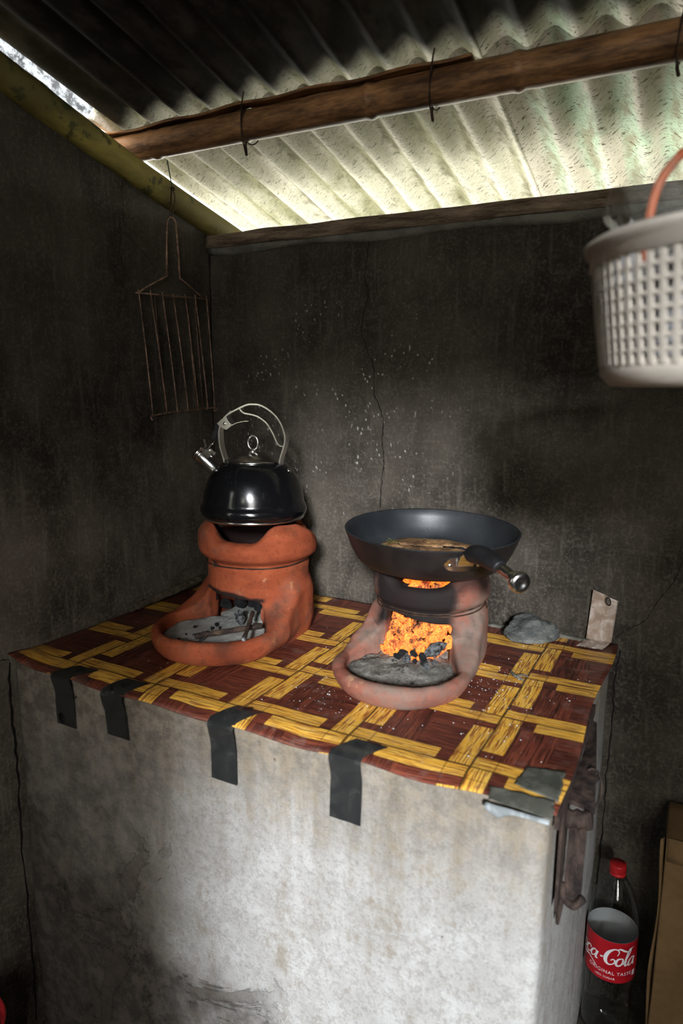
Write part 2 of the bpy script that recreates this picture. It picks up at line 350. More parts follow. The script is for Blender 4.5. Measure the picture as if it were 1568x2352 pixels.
# cracks in the plaster
obj('crack', polyline([(0.413, 1.562), (0.406, 1.511), (0.403, 1.476), (0.411, 1.448), (0.402, 1.406), (0.397, 1.37), (0.409, 1.334), (0.427, 1.289), (0.43, 1.238), (0.451, 1.188), (0.45, 1.142), (0.455, 1.095), (0.451, 1.057), (0.447, 0.992)], pos=-0.0006, wd=0.0030, jit=0.0014), CRACK, wb_, smooth=False)
obj('crack', polyline([(1.09, 1.01), (1.048, 0.948), (1.041, 0.922), (1.032, 0.901), (1.013, 0.869), (0.994, 0.828), (0.965, 0.806), (0.945, 0.787)], pos=-0.0006, wd=0.0022, jit=0.001), CRACK, wb_, smooth=False)
obj('crack', polyline([(0.956, 0.76), (0.950, 0.70), (0.953, 0.60), (0.949, 0.50), (0.951, 0.40), (0.948, 0.2), (0.95, 0.02)], pos=-0.0006, wd=0.0042, jit=0.0016), CRACK, wb_, smooth=False)
obj('crack', polyline([(-0.275, 1.68), (-0.273, 1.62), (-0.272, 1.57), (-0.255, 1.545), (-0.207, 1.512), (-0.167, 1.478)], axis='x', pos=0.0006, wd=0.0016, jit=0.001, seed=4), CRACK, wl_, smooth=False)
obj('crack', polyline([(-0.004, 1.56), (-0.003, 1.4), (-0.005, 1.25), (-0.003, 1.1), (-0.004, 0.9), (-0.003, 0.78)], axis='x', pos=0.0006, wd=0.007, jit=0.0012, seed=5), CRACK, wl_, smooth=False)
obj('crack', polyline([(-0.600, 0.762), (-0.603, 0.66), (-0.600, 0.56), (-0.604, 0.42), (-0.600, 0.2), (-0.602, 0.02)], axis='x', pos=0.0006, wd=0.0065, jit=0.0022, seed=6), CRACK, wl_, smooth=False)
obj('crack', polyline([(-0.66, 0.765), (-0.635, 0.758), (-0.615, 0.772), (-0.60, 0.768)], axis='x', pos=0.0006, wd=0.003, jit=0.001, seed=8), CRACK, wl_, smooth=False)
# old plank and mortar bed on top of the back wall
def plank(u, v):
    x = 0.0 + u * XR; n = mnoise.noise(Vector((x * 6, v * 5, 0))) * 0.003 + mnoise.noise(Vector((x * 22, v * 9, 3))) * 0.0022
    return (x, -0.018 + n, 1.566 + v * 0.028 + mnoise.noise(Vector((x * 9, 4, 1))) * 0.0022)
obj('trim_1', slab(140, 6, plank, (0, 0.11, 0)), PLANK, kind='structure')
obj('trim_2', slab(120, 4, lambda u, v: (u * XR, -0.012 * v ** 0.5 + mnoise.noise(Vector((u * 30, v * 3, 9))) * 0.002 - 0.001, 1.552 - 0.004 * math.sin(u * 40) * (1 - v) + v * 0.0145), (0, 0.10, 0)), MORTAR, kind='structure')

# corrugated roof sheets
ceil = empty('ceiling', (1.0, -1.2, 1.9), kind='structure')
def sheet(x0, x1, y0, y1, dz, mat, ph=0.0):
    nx = int((x1 - x0) / 0.0725 * 12); ny = 46
    def fn(u, v):
        x = x0 + u * (x1 - x0); y = y0 + v * (y1 - y0)
        sag = 0.004 * math.sin(x * 2.1 + ph) + 0.003 * math.sin(y * 3 + x * 4)
        return (x, y, roofz(y) + dz + 0.011 + 0.011 * math.cos(2 * math.pi * (x - 0.228) / 0.0725) + sag)
    return obj('roof_sheet', slab(nx, ny, fn, (0, 0, 0.0022)), mat, ceil)
YS = -0.25                                                     # the rows of sheets lap here
for x0, x1, dz, mt in ((-0.088, 0.70, 0.0, ROOF_A), (0.622, 1.42, 0.0026, ROOF_B), (1.345, 2.145, 0.0, ROOF_A), (2.07, 2.6, 0.0026, ROOF_B)):
    sheet(x0, x1, YS - 0.02, 0.50, dz + 0.0055, mt)             # eave row
    sheet(max(x0, -0.052), x1, YF - 0.35, -0.205, dz, ROOF_SA if mt is ROOF_A else ROOF_SB)                # inner row over the fire, soot and shade in its colour

# outside: ground and the rough wall seen through the slit above the rafter
obj('ground', slab(2, 2, lambda u, v: (-9 + 20 * u, -14 + 14 * v, -0.07), (0, 0, -0.1)), GROUND, kind='structure', smooth=False)
obj('ground_yard', slab(2, 2, lambda u, v: (-9 + 20 * u, 14 * v, -0.07), (0, 0, -0.1)), YARD, kind='structure', smooth=False)
obj('wall_sun_blocker', box(-3.0, 2.05, -4.7, -4.4, -0.07, 2.6), YARD, kind='structure', smooth=False)  # added unseen wall, keeps sun off the small window and bounces fill
obj('ground_light_baffle', slab(24, 10, lambda u, v: (0.75 + 5 * u, 1.0 + 1.6 * v + 0.1 * mnoise.noise(Vector((u * 9, v * 5, 0))), -0.07 + 1.55 * min(1, v * 1.6) + 0.12 * mnoise.noise(Vector((u * 12, v * 6, 3)))), (0, 0, -0.2)), GROUND, kind='structure')  # added unseen bank, blocks light reaching the eave from the right
def nb(u, v):
    y = -2.2 + u * 2.745; z = v * 2.6
    return (-0.9 + 0.05 * mnoise.noise(Vector((y * 4, z * 4, 2))) + 0.02 * mnoise.noise(Vector((y * 22, z * 22, 5))), y, z)
obj('wall_neighbour', slab(130, 90, nb, (-0.3, 0, 0)), NEIGH, kind='structure')

# bamboo purlin with its split-bamboo batten and wire ties
bp = empty('bamboo_purlin', (0.9, -0.219, 1.722), 'smoke-browned bamboo pole running under the corrugated roof', 'beam')
PX0, PX1 = -0.11, 2.42; nodes = [0.043, 0.255, 0.515, 0.764, 1.02, 1.27, 1.55, 1.82, 2.1]
xs = sorted(set(np.round(np.concatenate([np.linspace(PX0, PX1, 130)] + [np.array(n) + np.array([-0.012, -0.006, -0.002, 0.002, 0.006, 0.012]) for n in nodes]), 4)))
rr = [0.0262 + 0.0024 * sum(math.exp(-((x - n) / 0.007) ** 2) for n in nodes) - 0.0012 * sum(math.exp(-((x - n - 0.012) / 0.006) ** 2) for n in nodes) + 0.0016 * x / 2 for x in xs]
obj('pole', tube([(x, -0.219 + 0.003 * math.sin(x * 5), 1.7225 + 0.003 * math.sin(x * 3.3 + 1) + 0.004 * x) for x in xs], rr, 20), BAMBOO, bp)
obj('batten', slab(80, 4, lambda u, v: (-0.105 + u * 0.80, -0.249 + v * 0.022 + 0.003 * math.sin(u * 9), 1.7515 + 0.003 * u + 0.002 * math.sin(u * 31) + 0.003 * (1 - (2 * v - 1) ** 2)), (0, 0, -0.005)), BAMBOO, bp, label='thin split-bamboo batten')
WIRE = m_simple('rusty_wire', (0.018, 0.012, 0.009), (0.10, 0.055, 0.032), 60, 0.7, 0.3, metal=0.4)
for x, l in ((0.272, 0.020), (0.632, 0.014), (0.985, 0.010)):
    ring = [(x + 0.004 * math.sin(t * 1.0), -0.219 + 0.0305 * math.cos(t), 1.7225 + 0.004 * x + 0.0305 * math.sin(t)) for t in np.linspace(0, 2 * math.pi, 28)]
    obj('wire_tie', join(tube(ring, 0.0013, 6), tube(cr([(x + 0.006, -0.250, 1.770), (x + 0.004, -0.2515, 1.756), (x, -0.2505, 1.73), (x - 0.002, -0.246, 1.70), (x + 0.001, -0.238, 1.688 - l)]), 0.0013, 6), tube(cr([(x + 0.001, -0.238, 1.69), (x - 0.001, -0.236, 1.684), (x + 0.002, -0.238, 1.676 - l * 0.4)]), 0.0026, 6)), WIRE, bp)
# rafter on top of the left wall
rf = empty('bamboo_rafter', (0.0, -1.2, rafz(-1.2)), 'mossy yellow pole lying along the sloping top of the wall', 'beam')
ry = np.linspace(YF - 0.2, 0.10, 90)
obj('pole', tube([(0.004 + 0.003 * math.sin(y * 6), y, rafz(y) + 0.003 * math.sin(y * 7)) for y in ry], [0.0275 + 0.0016 * math.exp(-((y % 0.31 - 0.15) / 0.012) ** 2) for y in ry], 20), RAFTER, rf)

# ------------------------------------------------------------------ counter, vinyl mat, tape
ct = empty('concrete_counter', (0.47, -0.295, 0.0), 'grey cement-rendered cooking counter with stained front filling the corner', 'counter')
def counter_mesh():
    v, f = rough_box(0.002, 0.940, -0.594, -0.002, 0.0, CT - 0.003, 26, 0.0035, 7, 0.014, 3)
    return v, f
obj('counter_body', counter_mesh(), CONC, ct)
obj('mortar_ridge', tube(cr([(0.70, -0.013, CT), (0.78, -0.012, CT + 0.001), (0.86, -0.011, CT + 0.002), (0.90, -0.013, CT), (0.935, -0.012, CT - 0.002)]), [0.006, 0.008, 0.007, 0.009, 0.008, 0.006, 0.007] * 3 + [0.006] * 4, 8), MORTAR, ct)

def m_vinyl():
    s = Sh('parquet_vinyl', 0.34, spec=0.45); x, y, z = s.xyz()
    wob = s.noise(5.0, 2) - 0.5; wob2 = s.noise(6.5, 2, p=s.scale((1, 1, 1), (7, 3, 1))) - 0.5
    gu = (x - 0.8336) / 0.1757 + wob * 0.055; gv = (y + 0.5588) / 0.1575 + wob2 * 0.075
    u = s.m('FRACT', gu + 20.0); v = s.m('FRACT', gv + 20.0); W = 0.174
    A = (v < W) & (u < 0.72); B = (v > 1 - W) & (u > 0.29); C = (u > 1 - W) & (v < 0.72); D = (u < W) & (v > 0.29)
    yel = A | B | C | D
    vert = C | D | ((u < 0.5) & (v > W) & (v < 1 - W) & yel.inv())
    # grain along x and along y
    fx = s.noise(1, 5, 0.65, p=s.vec(gu * 2.2, gv * 34.0, 0.0)); fy = s.noise(1, 5, 0.65, p=s.vec(gu * 34.0, gv * 2.2, 4.0))
    gx = s.noise(1, 3, 0.55, p=s.vec(gu * 3.2, gv * 78.0, 2.0)); gy = s.noise(1, 3, 0.55, p=s.vec(gu * 78.0, gv * 3.2, 6.0))
    g = fx * vert.inv() + fy * vert; g2 = gx * vert.inv() + gy * vert
    yc = s.mix(s.step(g, 0.38, 0.62), (0.72, 0.36, 0.038), (0.86, 0.55, 0.11)); yc = s.mix(s.step(g2 * 0.65 + g * 0.4, 0.525, 0.565) * 0.85, yc, (0.22, 0.045, 0.010))
    # brown staves, each its own tone
    cell = s.m('FLOOR', gu / 0.2 * vert + gv / 0.2 * vert.inv()) + s.m('FLOOR', gu + 20.0) * 7.3 + s.m('FLOOR', gv + 20.0) * 3.7 + vert * 2.9
    tone = s.m('FRACT', s.m('SINE', cell * 12.9898) * 43758.5)
    bc = s.mix(tone, (0.050, 0.012, 0.008), (0.155, 0.036, 0.021)); bc = s.mix(s.step(g, 0.42, 0.65) * 0.75, bc, (0.25, 0.068, 0.034)); bc = s.mix(s.step(g2, 0.51, 0.58) * 0.75, bc, (0.022, 0.006, 0.005))
    e5 = s.m('FRACT', (gu * vert + gv * vert.inv()) * 5.46 + 40.0); bc = s.mix((e5 < 0.07) * 0.6, bc, (0.018, 0.005, 0.003))
    c = s.mix(yel, bc, yc)
    eu = u & u.inv(); ev = v & v.inv(); c = s.mix(((eu < 0.010) | (ev < 0.010)) * 0.85, c, (0.03, 0.012, 0.005))
    edge = (s.m('ABSOLUTE', u - W) < 0.006) | (s.m('ABSOLUTE', u - (1 - W)) < 0.006) | (s.m('ABSOLUTE', v - W) < 0.006) | (s.m('ABSOLUTE', v - (1 - W)) < 0.006); c = s.mix(edge * 0.5, c, (0.05, 0.014, 0.006))
    dust = s.step(s.noise(26, 6, 0.7), 0.52, 0.74) * s.step(s.noise(4, 3), 0.38, 0.62); c = s.mix(dust * 0.33, c, (0.30, 0.26, 0.22))
    s.col(c); s.rough(s.mix(s.noise(18, 4), (0.30,) * 3, (0.52,) * 3)); s.bump(g * 0.25 + s.noise(7, 3) * 1.5, 0.25, 0.002); return s.mat
def matz(x, y):
    """height of the vinyl: small waves, drooping front edge, curled corner"""
    z = CT + 0.0015 + 0.0016 * mnoise.noise(Vector((x * 9, y * 9, 1))) + 0.0016
    f = max(0.0, min(1.0, (-0.565 - y) / 0.045)); z -= f * f * (0.006 + 0.010 * math.sin(math.pi * min(1, max(0, x / 0.95))) + 0.0035 * math.sin(x * 34))
    cnr = max(0.0, 1 - math.hypot(x - 0.0, y + 0.61) / 0.10); z += 0.016 * cnr * cnr
    return z
VINYL = m_vinyl()
def matfn(u, v):
    x = 0.001 + u * 0.949; y = -0.603 + v * 0.602
    x += 0.004 * math.sin(v * 9) * u ** 8
    return (x, y, matz(x, y))
obj('vinyl_mat', slab(110, 76, matfn, (0, 0, -0.0012)), VINYL, loc=(0, 0, 0), label='glossy brown and yellow parquet-print vinyl sheet covering the counter top', cat='mat')

def m_tape(name, a, b, rough, spec):
    s = Sh(name, rough, spec=spec); n = s.noise(28, 5, 0.6, dist=0.5); f = s.noise(1, 3, 0.6, p=s.scale((160, 20, 20)))
    s.col(s.mix(s.step(n, 0.40, 0.68), a, b)); s.rough(s.mix(s.step(n, 0.45, 0.6), (rough * 0.7,) * 3, (min(1, rough * 1.6),) * 3)); s.bump(n + f * 0.3, 0.5, 0.0015); return s.mat
TAPE = m_tape('smoky_tape', (0.020, 0.021, 0.021), (0.038, 0.038, 0.035), 0.16, 0.9)
TAPE_G = m_tape('dusty_clear_tape', (0.070, 0.072, 0.058), (0.125, 0.126, 0.103), 0.3, 0.5)
TAPE_S = m_tape('silvery_brown_tape', (0.30, 0.225, 0.17), (0.62, 0.53, 0.47), 0.16, 0.9)
TAPE_C = m_tape('clear_shiny_tape', (0.20, 0.22, 0.22), (0.42, 0.45, 0.47), 0.12, 0.9)
PRINT = m_simple('black_print', (0.004, 0.004, 0.004), (0.012, 0.012, 0.012), 30, 0.5, 0)
def oval(c, a, b, ex, ey, n=18, ring=0.62):
    """flat ring with a bar inside: the small oval stamp printed on the tape"""
    c, ex, ey = map(np.array, (c, ex, ey)); V = []
    for k in range(n):
        t = 2 * math.pi * k / n
        for q in (1.0, ring): V.append(c + ex * a * q * math.cos(t) + ey * b * q * math.sin(t))
    F = [(2 * k, 2 * k + 1, (2 * k + 3) % (2 * n), (2 * k + 2) % (2 * n)) for k in range(n)]
    m = len(V)
    for h in (-0.28, 0.0, 0.28):
        for sx, sy in ((-0.42, h - 0.07), (0.42, h - 0.07), (0.42, h + 0.07), (-0.42, h + 0.07)): V.append(c + ex * a * sx + ey * b * sy)
    F += [(m + 4 * i, m + 4 * i + 1, m + 4 * i + 2, m + 4 * i + 3) for i in range(3)]
    return V, F
def front_tape(x0, x1, xs, zb, yb, skew_b, label, ovals):
    """strip: on the mat behind the edge, over the edge, down the counter front"""
    w0 = x1 - x0; path = []
    for t in np.linspace(0, 1, 6): y = yb + (-0.598 - yb) * t; path.append((xs * (1 - t), y, max(matz(x0, y), matz(x1, y), matz((x0 + x1) / 2, y)) + 0.0008))
    zf = matz((x0 + x1) / 2, -0.605)
    path += [(0, -0.6050, zf + 0.0006), (0.0, -0.6062, zf - 0.004), (0.0, -0.6040, zf - 0.014), (0.0, -0.6005, zf - 0.028)]
    for t in np.linspace(0.15, 1, 8): path.append((skew_b * t, -0.5985, zf - 0.028 + (zb - zf + 0.028) * t))
    m = len(path) - 1
    def fn(u, v):
        i = min(int(v * m + 1e-6), m); p = path[i]
        return (x0 + p[0] + u * w0, p[1] + 0.0008 * mnoise.noise(Vector((u * 4, i * 0.7, x0 * 50))), p[2] + (0.0012 * mnoise.noise(Vector((u * 5, i, x0 * 31))) if i in (6, 7, 8) else 0))
    o = obj('adhesive_tape', slab(8, m, fn, (0, 0.0003, -0.0004)), TAPE, loc=(x0 + w0 / 2, -0.6, zb), crease=25, label=label, cat='tape', group='tape strips along the counter front')
    for (du, dv, where) in ovals:
        if where == 'top': obj('printed_mark', oval((x0 + xs * (1 - dv) + du * w0, yb + (-0.598 - yb) * dv, matz(x0, yb + (-0.598 - yb) * dv) + 0.0022), 0.008, 0.0045, (0.8, 0.6, 0), (-0.6, 0.8, 0)), PRINT, o, smooth=False)
        else: obj('printed_mark', oval((x0 + skew_b * dv + du * w0, -0.6000, zf - 0.028 + (zb - zf + 0.028) * dv), 0.0042, 0.009, (1, 0, 0.25), (-0.25, 0, 1)), PRINT, o, smooth=False)
front_tape(0.113, 0.160, 0.026, 0.675, -0.566, 0.0, 'smoky tape strip nearest the wall end of the counter front, two oval prints', [(0.55, 0.45, 'top'), (0.25, 0.82, 'front')])
front_tape(0.229, 0.277, 0.022, 0.685, -0.566, 0.004, 'smoky tape strip on counter front, one oval print on its top end', [(0.5, 0.5, 'top')])
front_tape(0.447, 0.494, 0.024, 0.668, -0.560, 0.0, 'black shiny tape strip below the old clay stove, middle of counter front', [(0.5, 0.12, 'top')])
front_tape(0.652, 0.700, 0.022, 0.668, -0.566, -0.002, 'widest black tape strip on counter front, below the burning stove', [])
# grey tape patches at the front corner
def patch(pts, label, lift=0.0009, n=14):
    a, b, c_, d = [np.array(p) for p in pts]
    def fn(u, v):
        p = (a * (1 - u) + b * u) * (1 - v) + (d * (1 - u) + c_ * u) * v + 0.0035 * np.array((mnoise.noise(Vector((u * 3, v * 5, 7))), mnoise.noise(Vector((u * 5, v * 3, 17)))))
        return (p[0], p[1], matz(p[0], p[1]) + lift + 0.0003 * mnoise.noise(Vector((p[0] * 60, p[1] * 60, 3))))
    return obj('adhesive_tape', slab(n, n, fn, (0, 0, -0.0006)), TAPE_G, label=label, cat='tape', group='grey tape patches on the mat corner')
patch([(0.893, -0.572), (0.949, -0.585), (0.944, -0.512), (0.898, -0.524)], 'larger grey tape patch on the outer front corner of the mat')
patch([(0.872, -0.612), (0.948, -0.612), (0.944, -0.583), (0.868, -0.588)], 'narrow grey tape patch along the front edge of the mat corner', 0.0013)
obj('adhesive_tape', slab(14, 5, lambda u, v: (0.868 + u * 0.076, -0.6085 - 0.004 * math.sin(v * 3), CT - 0.008 - v * (0.006 + 0.010 * math.exp(-((u - 0.2) / 0.16) ** 2)) + 0.0008 * mnoise.noise(Vector((u * 9, v * 3, 0)))), (0, 0.0005, 0)), TAPE_C, label='crumpled shiny tape hanging over the front edge at the mat corner', cat='tape')
# silvery tape holding the mat to the back wall
def bt(u, v):
    x = 0.892 + u * 0.046 + v * 0.008
    if v < 0.2: t = v / 0.2; return (x - 0.01 * (1 - t), -0.050 + t * 0.044, CT + 0.0045 + 0.004 * t * t + 0.0012 * mnoise.noise(Vector((u * 6, v * 20, 1))))
    t = (v - 0.2) / 0.8; return (x, -0.006 - 0.004 * (1 - t) + 0.003 * t * t * 2 * (0 if u > 0.5 else 1) - 0.010 * t * t, CT + 0.0085 + t * (0.098 - 0.014 * u) + 0.0006 * mnoise.noise(Vector((u * 6, v * 20, 1))))
btp = obj('adhesive_tape', slab(10, 30, bt, (0.0003, -0.0003, 0)), TAPE_S, loc=(0.915, -0.01, CT), label='silvery brown tape standing up from mat against the back wall beside the stone', cat='tape')
obj('printed_mark', oval((0.930, -0.0195, CT + 0.090), 0.0045, 0.0085, (1, 0, 0.15), (-0.2, 0.0, 1)), PRINT, btp, smooth=False)

# ------------------------------------------------------------------ clay stoves
def m_clay(name, base, hi, dustc, soot_fn, dust_amt):
    s = Sh(name, 0.85, spec=0.2); x, y, z = s.xyz(); n = s.noise(16, 5, 0.6); f = s.noise(120, 4, 0.65); st = s.noise(1, 4, 0.6, p=s.scale((14, 14, 55)))
    c = s.mix(s.step(n * 0.6 + st * 0.4, 0.36, 0.68), base, hi); c = s.mix(s.step(f, 0.52, 0.72) * 0.5, c, tuple(q * 0.5 for q in base))
    c = s.mix(s.step(s.noise(34, 5, 0.7), 0.62, 0.72) * 0.5, c, (0.55, 0.30, 0.14))
    c = s.mix(s.step(s.noise(9, 6, 0.7), 0.66 - 0.36 * dust_amt, 0.86 - 0.30 * dust_amt) * (0.35 + 0.45 * dust_amt), c, dustc)
    c = s.mix(s.step(s.noise(20, 5, 0.72), 0.53, 0.74) * 0.6, c, tuple(q * 0.4 for q in dustc))
    c = s.mix(soot_fn(s, x, y, z, n, f), c, (0.007, 0.0066, 0.0066))
    s.col(c).bump(n + f * 0.5 + st * 0.6, 0.45, 0.0025); return s.mat
def soot1(s, x, y, z, n, f):
    # sooty throat of the fire mouth and inside of the bowl
    r = s.m('SQRT', x * x + y * y)
    inside = ((r < 0.086) & (z > 0.060)) | (s.step(0.100 - r + (n - 0.5) * 0.03, 0.0, 0.012) * (z > 0.165))
    mouth = s.step(0.0075 + (n - 0.5) * 0.02 - s.m('ABSOLUTE', z - 0.089 + x * 0.10), 0.0, 0.006) * (y < -0.05) * s.step(0.072 - s.m('ABSOLUTE', x), 0.0, 0.01)
    smear = s.step(0.034 - s.m('ABSOLUTE', x - 0.085) + (n - 0.5) * 0.10, 0.0, 0.05) * s.step(0.085 - z, 0.0, 0.04) * (y < -0.03) * 0.7
    return s.m('MINIMUM', (inside * 0.95) | (mouth * 0.95) | smear, 1.0)
def soot2(s, x, y, z, n, f):
    r = s.m('SQRT', x * x + y * y); inside = (r < 0.080) & (z > 0.05)
    front = s.step(0.030 - y * 0.9 - s.m('ABSOLUTE', x + 0.012) + (n - 0.5) * 0.05, 0.0, 0.035) * (y < -0.005)
    band_ = front * s.step(z + (n - 0.5) * 0.03, 0.060, 0.080) * (r < 0.108)
    lip = s.step(z + (n - 0.5) * 0.06, 0.125, 0.155) * 0.8
    return s.m('MINIMUM', (inside * 0.9) | (band_ * 0.97) | lip, 1.0)
def stove_field(H, RB, RL, zl, L, RT, ht, humps, hump_h, ow, oh, slant, seed, wall=0.020):
    """boot-shaped clay stove: round fire bowl with a lip, tray in front (towards -y), fire mouth, pot rests"""
    def fn(x, y, z):
        r = np.hypot(x, y); th = np.arctan2(y, x)
        R = RB + (RL - RB) * np.exp(-((z - zl) / 0.031) ** 6) - 0.003 * np.exp(-((z - (zl - 0.036)) / 0.006) ** 2)
        top = H - hump_h
        for a in humps:
            d = np.arctan2(np.sin(th - a), np.cos(th - a)); top = top + hump_h * np.exp(-(d / 0.52) ** 4)
        body = smax(smax(r - R, z - top, 0.016), -z, 0.01)
        k = np.clip(-y / L, 0, 1)
        RTy = RB + (RT - RB) * np.clip(k * 1.6, 0, 1) - 0.016 * np.clip(1 - z / 0.030, 0, 1) ** 2
        d2 = np.hypot(x, y - np.clip(y, -L, 0))
        tz = ht + 0.042 * np.clip((y + L * 0.98) / (L * 0.75), 0, 1) ** 1.4          # tray rim climbs to the bowl
        tray = smax(smax(d2 - RTy, z - tz, 0.015), -z, 0.008)
        s = smin(body, tray, 0.038)
        inner = smax(r - (RB - wall + 0.010 * np.clip((z - zl + 0.02) / 0.05, 0, 1)), -(z - 0.02), 0.006)                                # fire bowl
        hw = ow + (RT - 0.019 - ow) * np.clip((-y - 0.075) / (L - 0.075), 0, 1) ** 0.7
        cav = np.where(y < -L, np.hypot(x, y + L) - (RT - 0.019), np.abs(x) - hw)
        cav = smax(smax(cav, -(z - 0.018), 0.006), y + 0.07, 0.004)
        mouth = smax(smax(np.abs(x) - ow, z - (oh + slant * x), 0.008), -(z - 0.018), 0.005); mouth = smax(mouth, y + 0.02, 0.004); mouth = np.maximum(mouth, -(y + 0.13))
        cav = np.where((r < R + 0.002) & (z > 0.018), np.maximum(cav, mouth), cav)
        s = smax(s, -inner, 0.006); s = smax(s, -cav, 0.007); s = smax(s, -mouth, 0.005)
        return s + 0.0011 * fnoise(x, y, z, 60, seed) + 0.0005 * fnoise(x, y, z, 190, seed + 1)
    return fn
def stove(ax, rot, fn, mat, H, RT, L, label):
    t = empty('clay_stove', (ax[0], ax[1], CT + 0.003), label, 'stove')
    v, f = surfnet(fn, (-RT - 0.02, -L - RT - 0.02, -0.012), (RT + 0.02, RT + 0.02, H + 0.02), 0.0032)
    M = Matrix.Translation((ax[0], ax[1], CT + 0.003)) @ Matrix.Rotation(rot, 4, 'Z')
    o = bpy.data.objects.new('stove_body', mesh('stove_body', v, f, mat)); COL.objects.link(o); o.parent = t; o.rotation_euler = (0, 0, rot)
    return t, M
def camang(ax, deg):
    d = math.atan2(-1.3617 - ax[1], 1.0628 - ax[0]); return d + math.radians(deg)
A1, R1 = (0.293, -0.243), math.radians(-1)
A2, R2 = (0.650, -0.217), math.radians(3)
CLAY1 = m_clay('terracotta', (0.225, 0.048, 0.018), (0.335, 0.080, 0.031), (0.12, 0.078, 0.056), soot1, 0.50)
CLAY2 = m_clay('ashy_terracotta', (0.19, 0.062, 0.040), (0.29, 0.112, 0.074), (0.145, 0.135, 0.112), soot2, 0.78)
st1, M1 = stove(A1, R1, stove_field(0.228, 0.100, 0.1165, 0.184, 0.128, 0.124, 0.046, [camang(A1, d) - R1 for d in (-85, 35, 155)], 0.036, 0.060, 0.084, -0.10, 3), CLAY1, 0.228, 0.124, 0.128, 'orange terracotta clay stove with ash-filled tray, under the kettle')
st2, M2 = stove(A2, R2, stove_field(0.176, 0.094, 0.1035, 0.142, 0.150, 0.113, 0.040, [camang(A2, d) - R2 for d in (-76, 52, 168)], 0.029, 0.057, 0.089, -0.12, 9), CLAY2, 0.176, 0.113, 0.150, 'soot-blackened pale clay stove with glowing fire, under the frying pan')
# binding wires round the bowls
def wire_loop(ax, R, z, tilt, seed, n=60, k=2):
    return tube([(ax[0] + R * math.cos(t), ax[1] + R * math.sin(t), CT + z + tilt * math.cos(t - 1.0) + 0.0015 * math.sin(3 * t + seed)) for t in np.linspace(0, 2 * math.pi, n, endpoint=False)], 0.0013, 6, closed=True)
a = camang(A1, -52); kx, ky = A1[0] + 0.104 * math.cos(a), A1[1] + 0.104 * math.sin(a)
obj('binding_wire', join(wire_loop(A1, 0.1035, 0.150, 0.004, 0), tube(cr([(kx - 0.006, ky, CT + 0.158), (kx + 0.002, ky - 0.003, CT + 0.153), (kx + 0.006, ky, CT + 0.148), (kx + 0.001, ky - 0.002, CT + 0.146), (kx - 0.004, ky - 0.001, CT + 0.150)]), 0.0016, 6)), WIRE, st1)
a = camang(A2, 80); kx, ky = A2[0] + 0.098 * math.cos(a), A2[1] + 0.098 * math.sin(a)
obj('binding_wire', join(wire_loop(A2, 0.0965, 0.106, 0.003, 0), wire_loop(A2, 0.0965, 0.1115, 0.003, 1.5), tube([(kx, ky, CT + 0.100), (kx + 0.003, ky - 0.003, CT + 0.110), (kx, ky - 0.001, CT + 0.118)], 0.0028, 6)), WIRE, st2)

# ------------------------------------------------------------------ ash, charcoal, sticks
def m_ash(name, a, b, spots):
    s = Sh(name, 0.95, spec=0.1); n = s.noise(45, 5, 0.65); f = s.noise(220, 4, 0.7); k = s.noise(60, 4, 0.7)
    c = s.mix(s.step(n, 0.35, 0.65), a, b); c = s.mix(s.step(f, 0.55, 0.7) * 0.5, c, tuple(q * 0.5 for q in a)); c = s.mix(s.step(s.noise(22, 4, 0.7), 0.5, 0.66) * spots * 0.6, c, tuple(q * 0.45 for q in a)); c = s.mix(s.step(k, 0.60, 0.66) * spots, c, (0.025, 0.024, 0.022))
    s.col(c).bump(n + f * 0.6, 0.8, 0.004); return s.mat
ASH1 = m_ash('pale_ash', (0.30, 0.305, 0.275), (0.42, 0.42, 0.385), 0.2); ASH2 = m_ash('mottled_ash', (0.10, 0.095, 0.08), (0.30, 0.285, 0.25), 1.0)
def ash_bed(M, L, RT, ow, z0, rise, seed, mat, label):
    """heap of ash lying in the tray and running into the mouth"""
    V, F = [], []; nr, nt = 22, 72
    yc = -(L + 0.0) * 0.62
    for i in range(nr + 1):
        for k in range(nt):
            t = 2 * math.pi * k / nt; dx, dy = math.cos(t), math.sin(t)
            ex = 0.0
            # outline: tray round in front, mouth behind
            R = 0.0
            for q in np.linspace(0.01, 0.26, 60):
                x, y = dx * q, yc + dy * q
                hw = ow + (RT - 0.017 - ow) * max(0, min(1, (-y - 0.075) / (L - 0.075))) ** 0.7
                ok = (math.hypot(x, y + L) < RT - 0.017) if y < -L else (abs(x) < hw - 0.002 and (y < -0.07 or math.hypot(x, y) < 0.078))
                if not ok: break
                R = q
            q = R * i / nr; x, y = dx * q, yc + dy * q
            am = 0.35 if seed < 5 else 1.0; z = z0 + rise * max(0, min(1, (y + L + 0.06) / 0.16)) + 0.005 * am * mnoise.noise(Vector((x * 30, y * 30, seed))) + am * (0.003 + 0.0006 * (seed - 3)) * mnoise.noise(Vector((x * 90, y * 90, seed + 4))) - (0.006 + 0.005 * mnoise.noise(Vector((x * 40, y * 40, 3)))) * (i / nr) ** 5
            V.append((x, y, z))
    for i in range(nr):
        for k in range(nt): F.append((i * nt + k, i * nt + nt + k, i * nt + nt + (k + 1) % nt, i * nt + (k + 1) % nt))
    n = len(V); lo = [(x, y, 0.019) for x, y, z in V[-nt:]]; V += lo
    F += [(n - nt + k, n + k, n + (k + 1) % nt, n - nt + (k + 1) % nt) for k in range(nt)] + [tuple(n + k for k in range(nt))]
    return obj('ash_bed', xf((V, F), M), mat, label=label, cat='ash', kind='stuff')
ash_bed(M1, 0.128, 0.124, 0.060, 0.026, 0.014, 3.0, ASH1, 'fine grey wood ash lying in the tray of the terracotta stove')
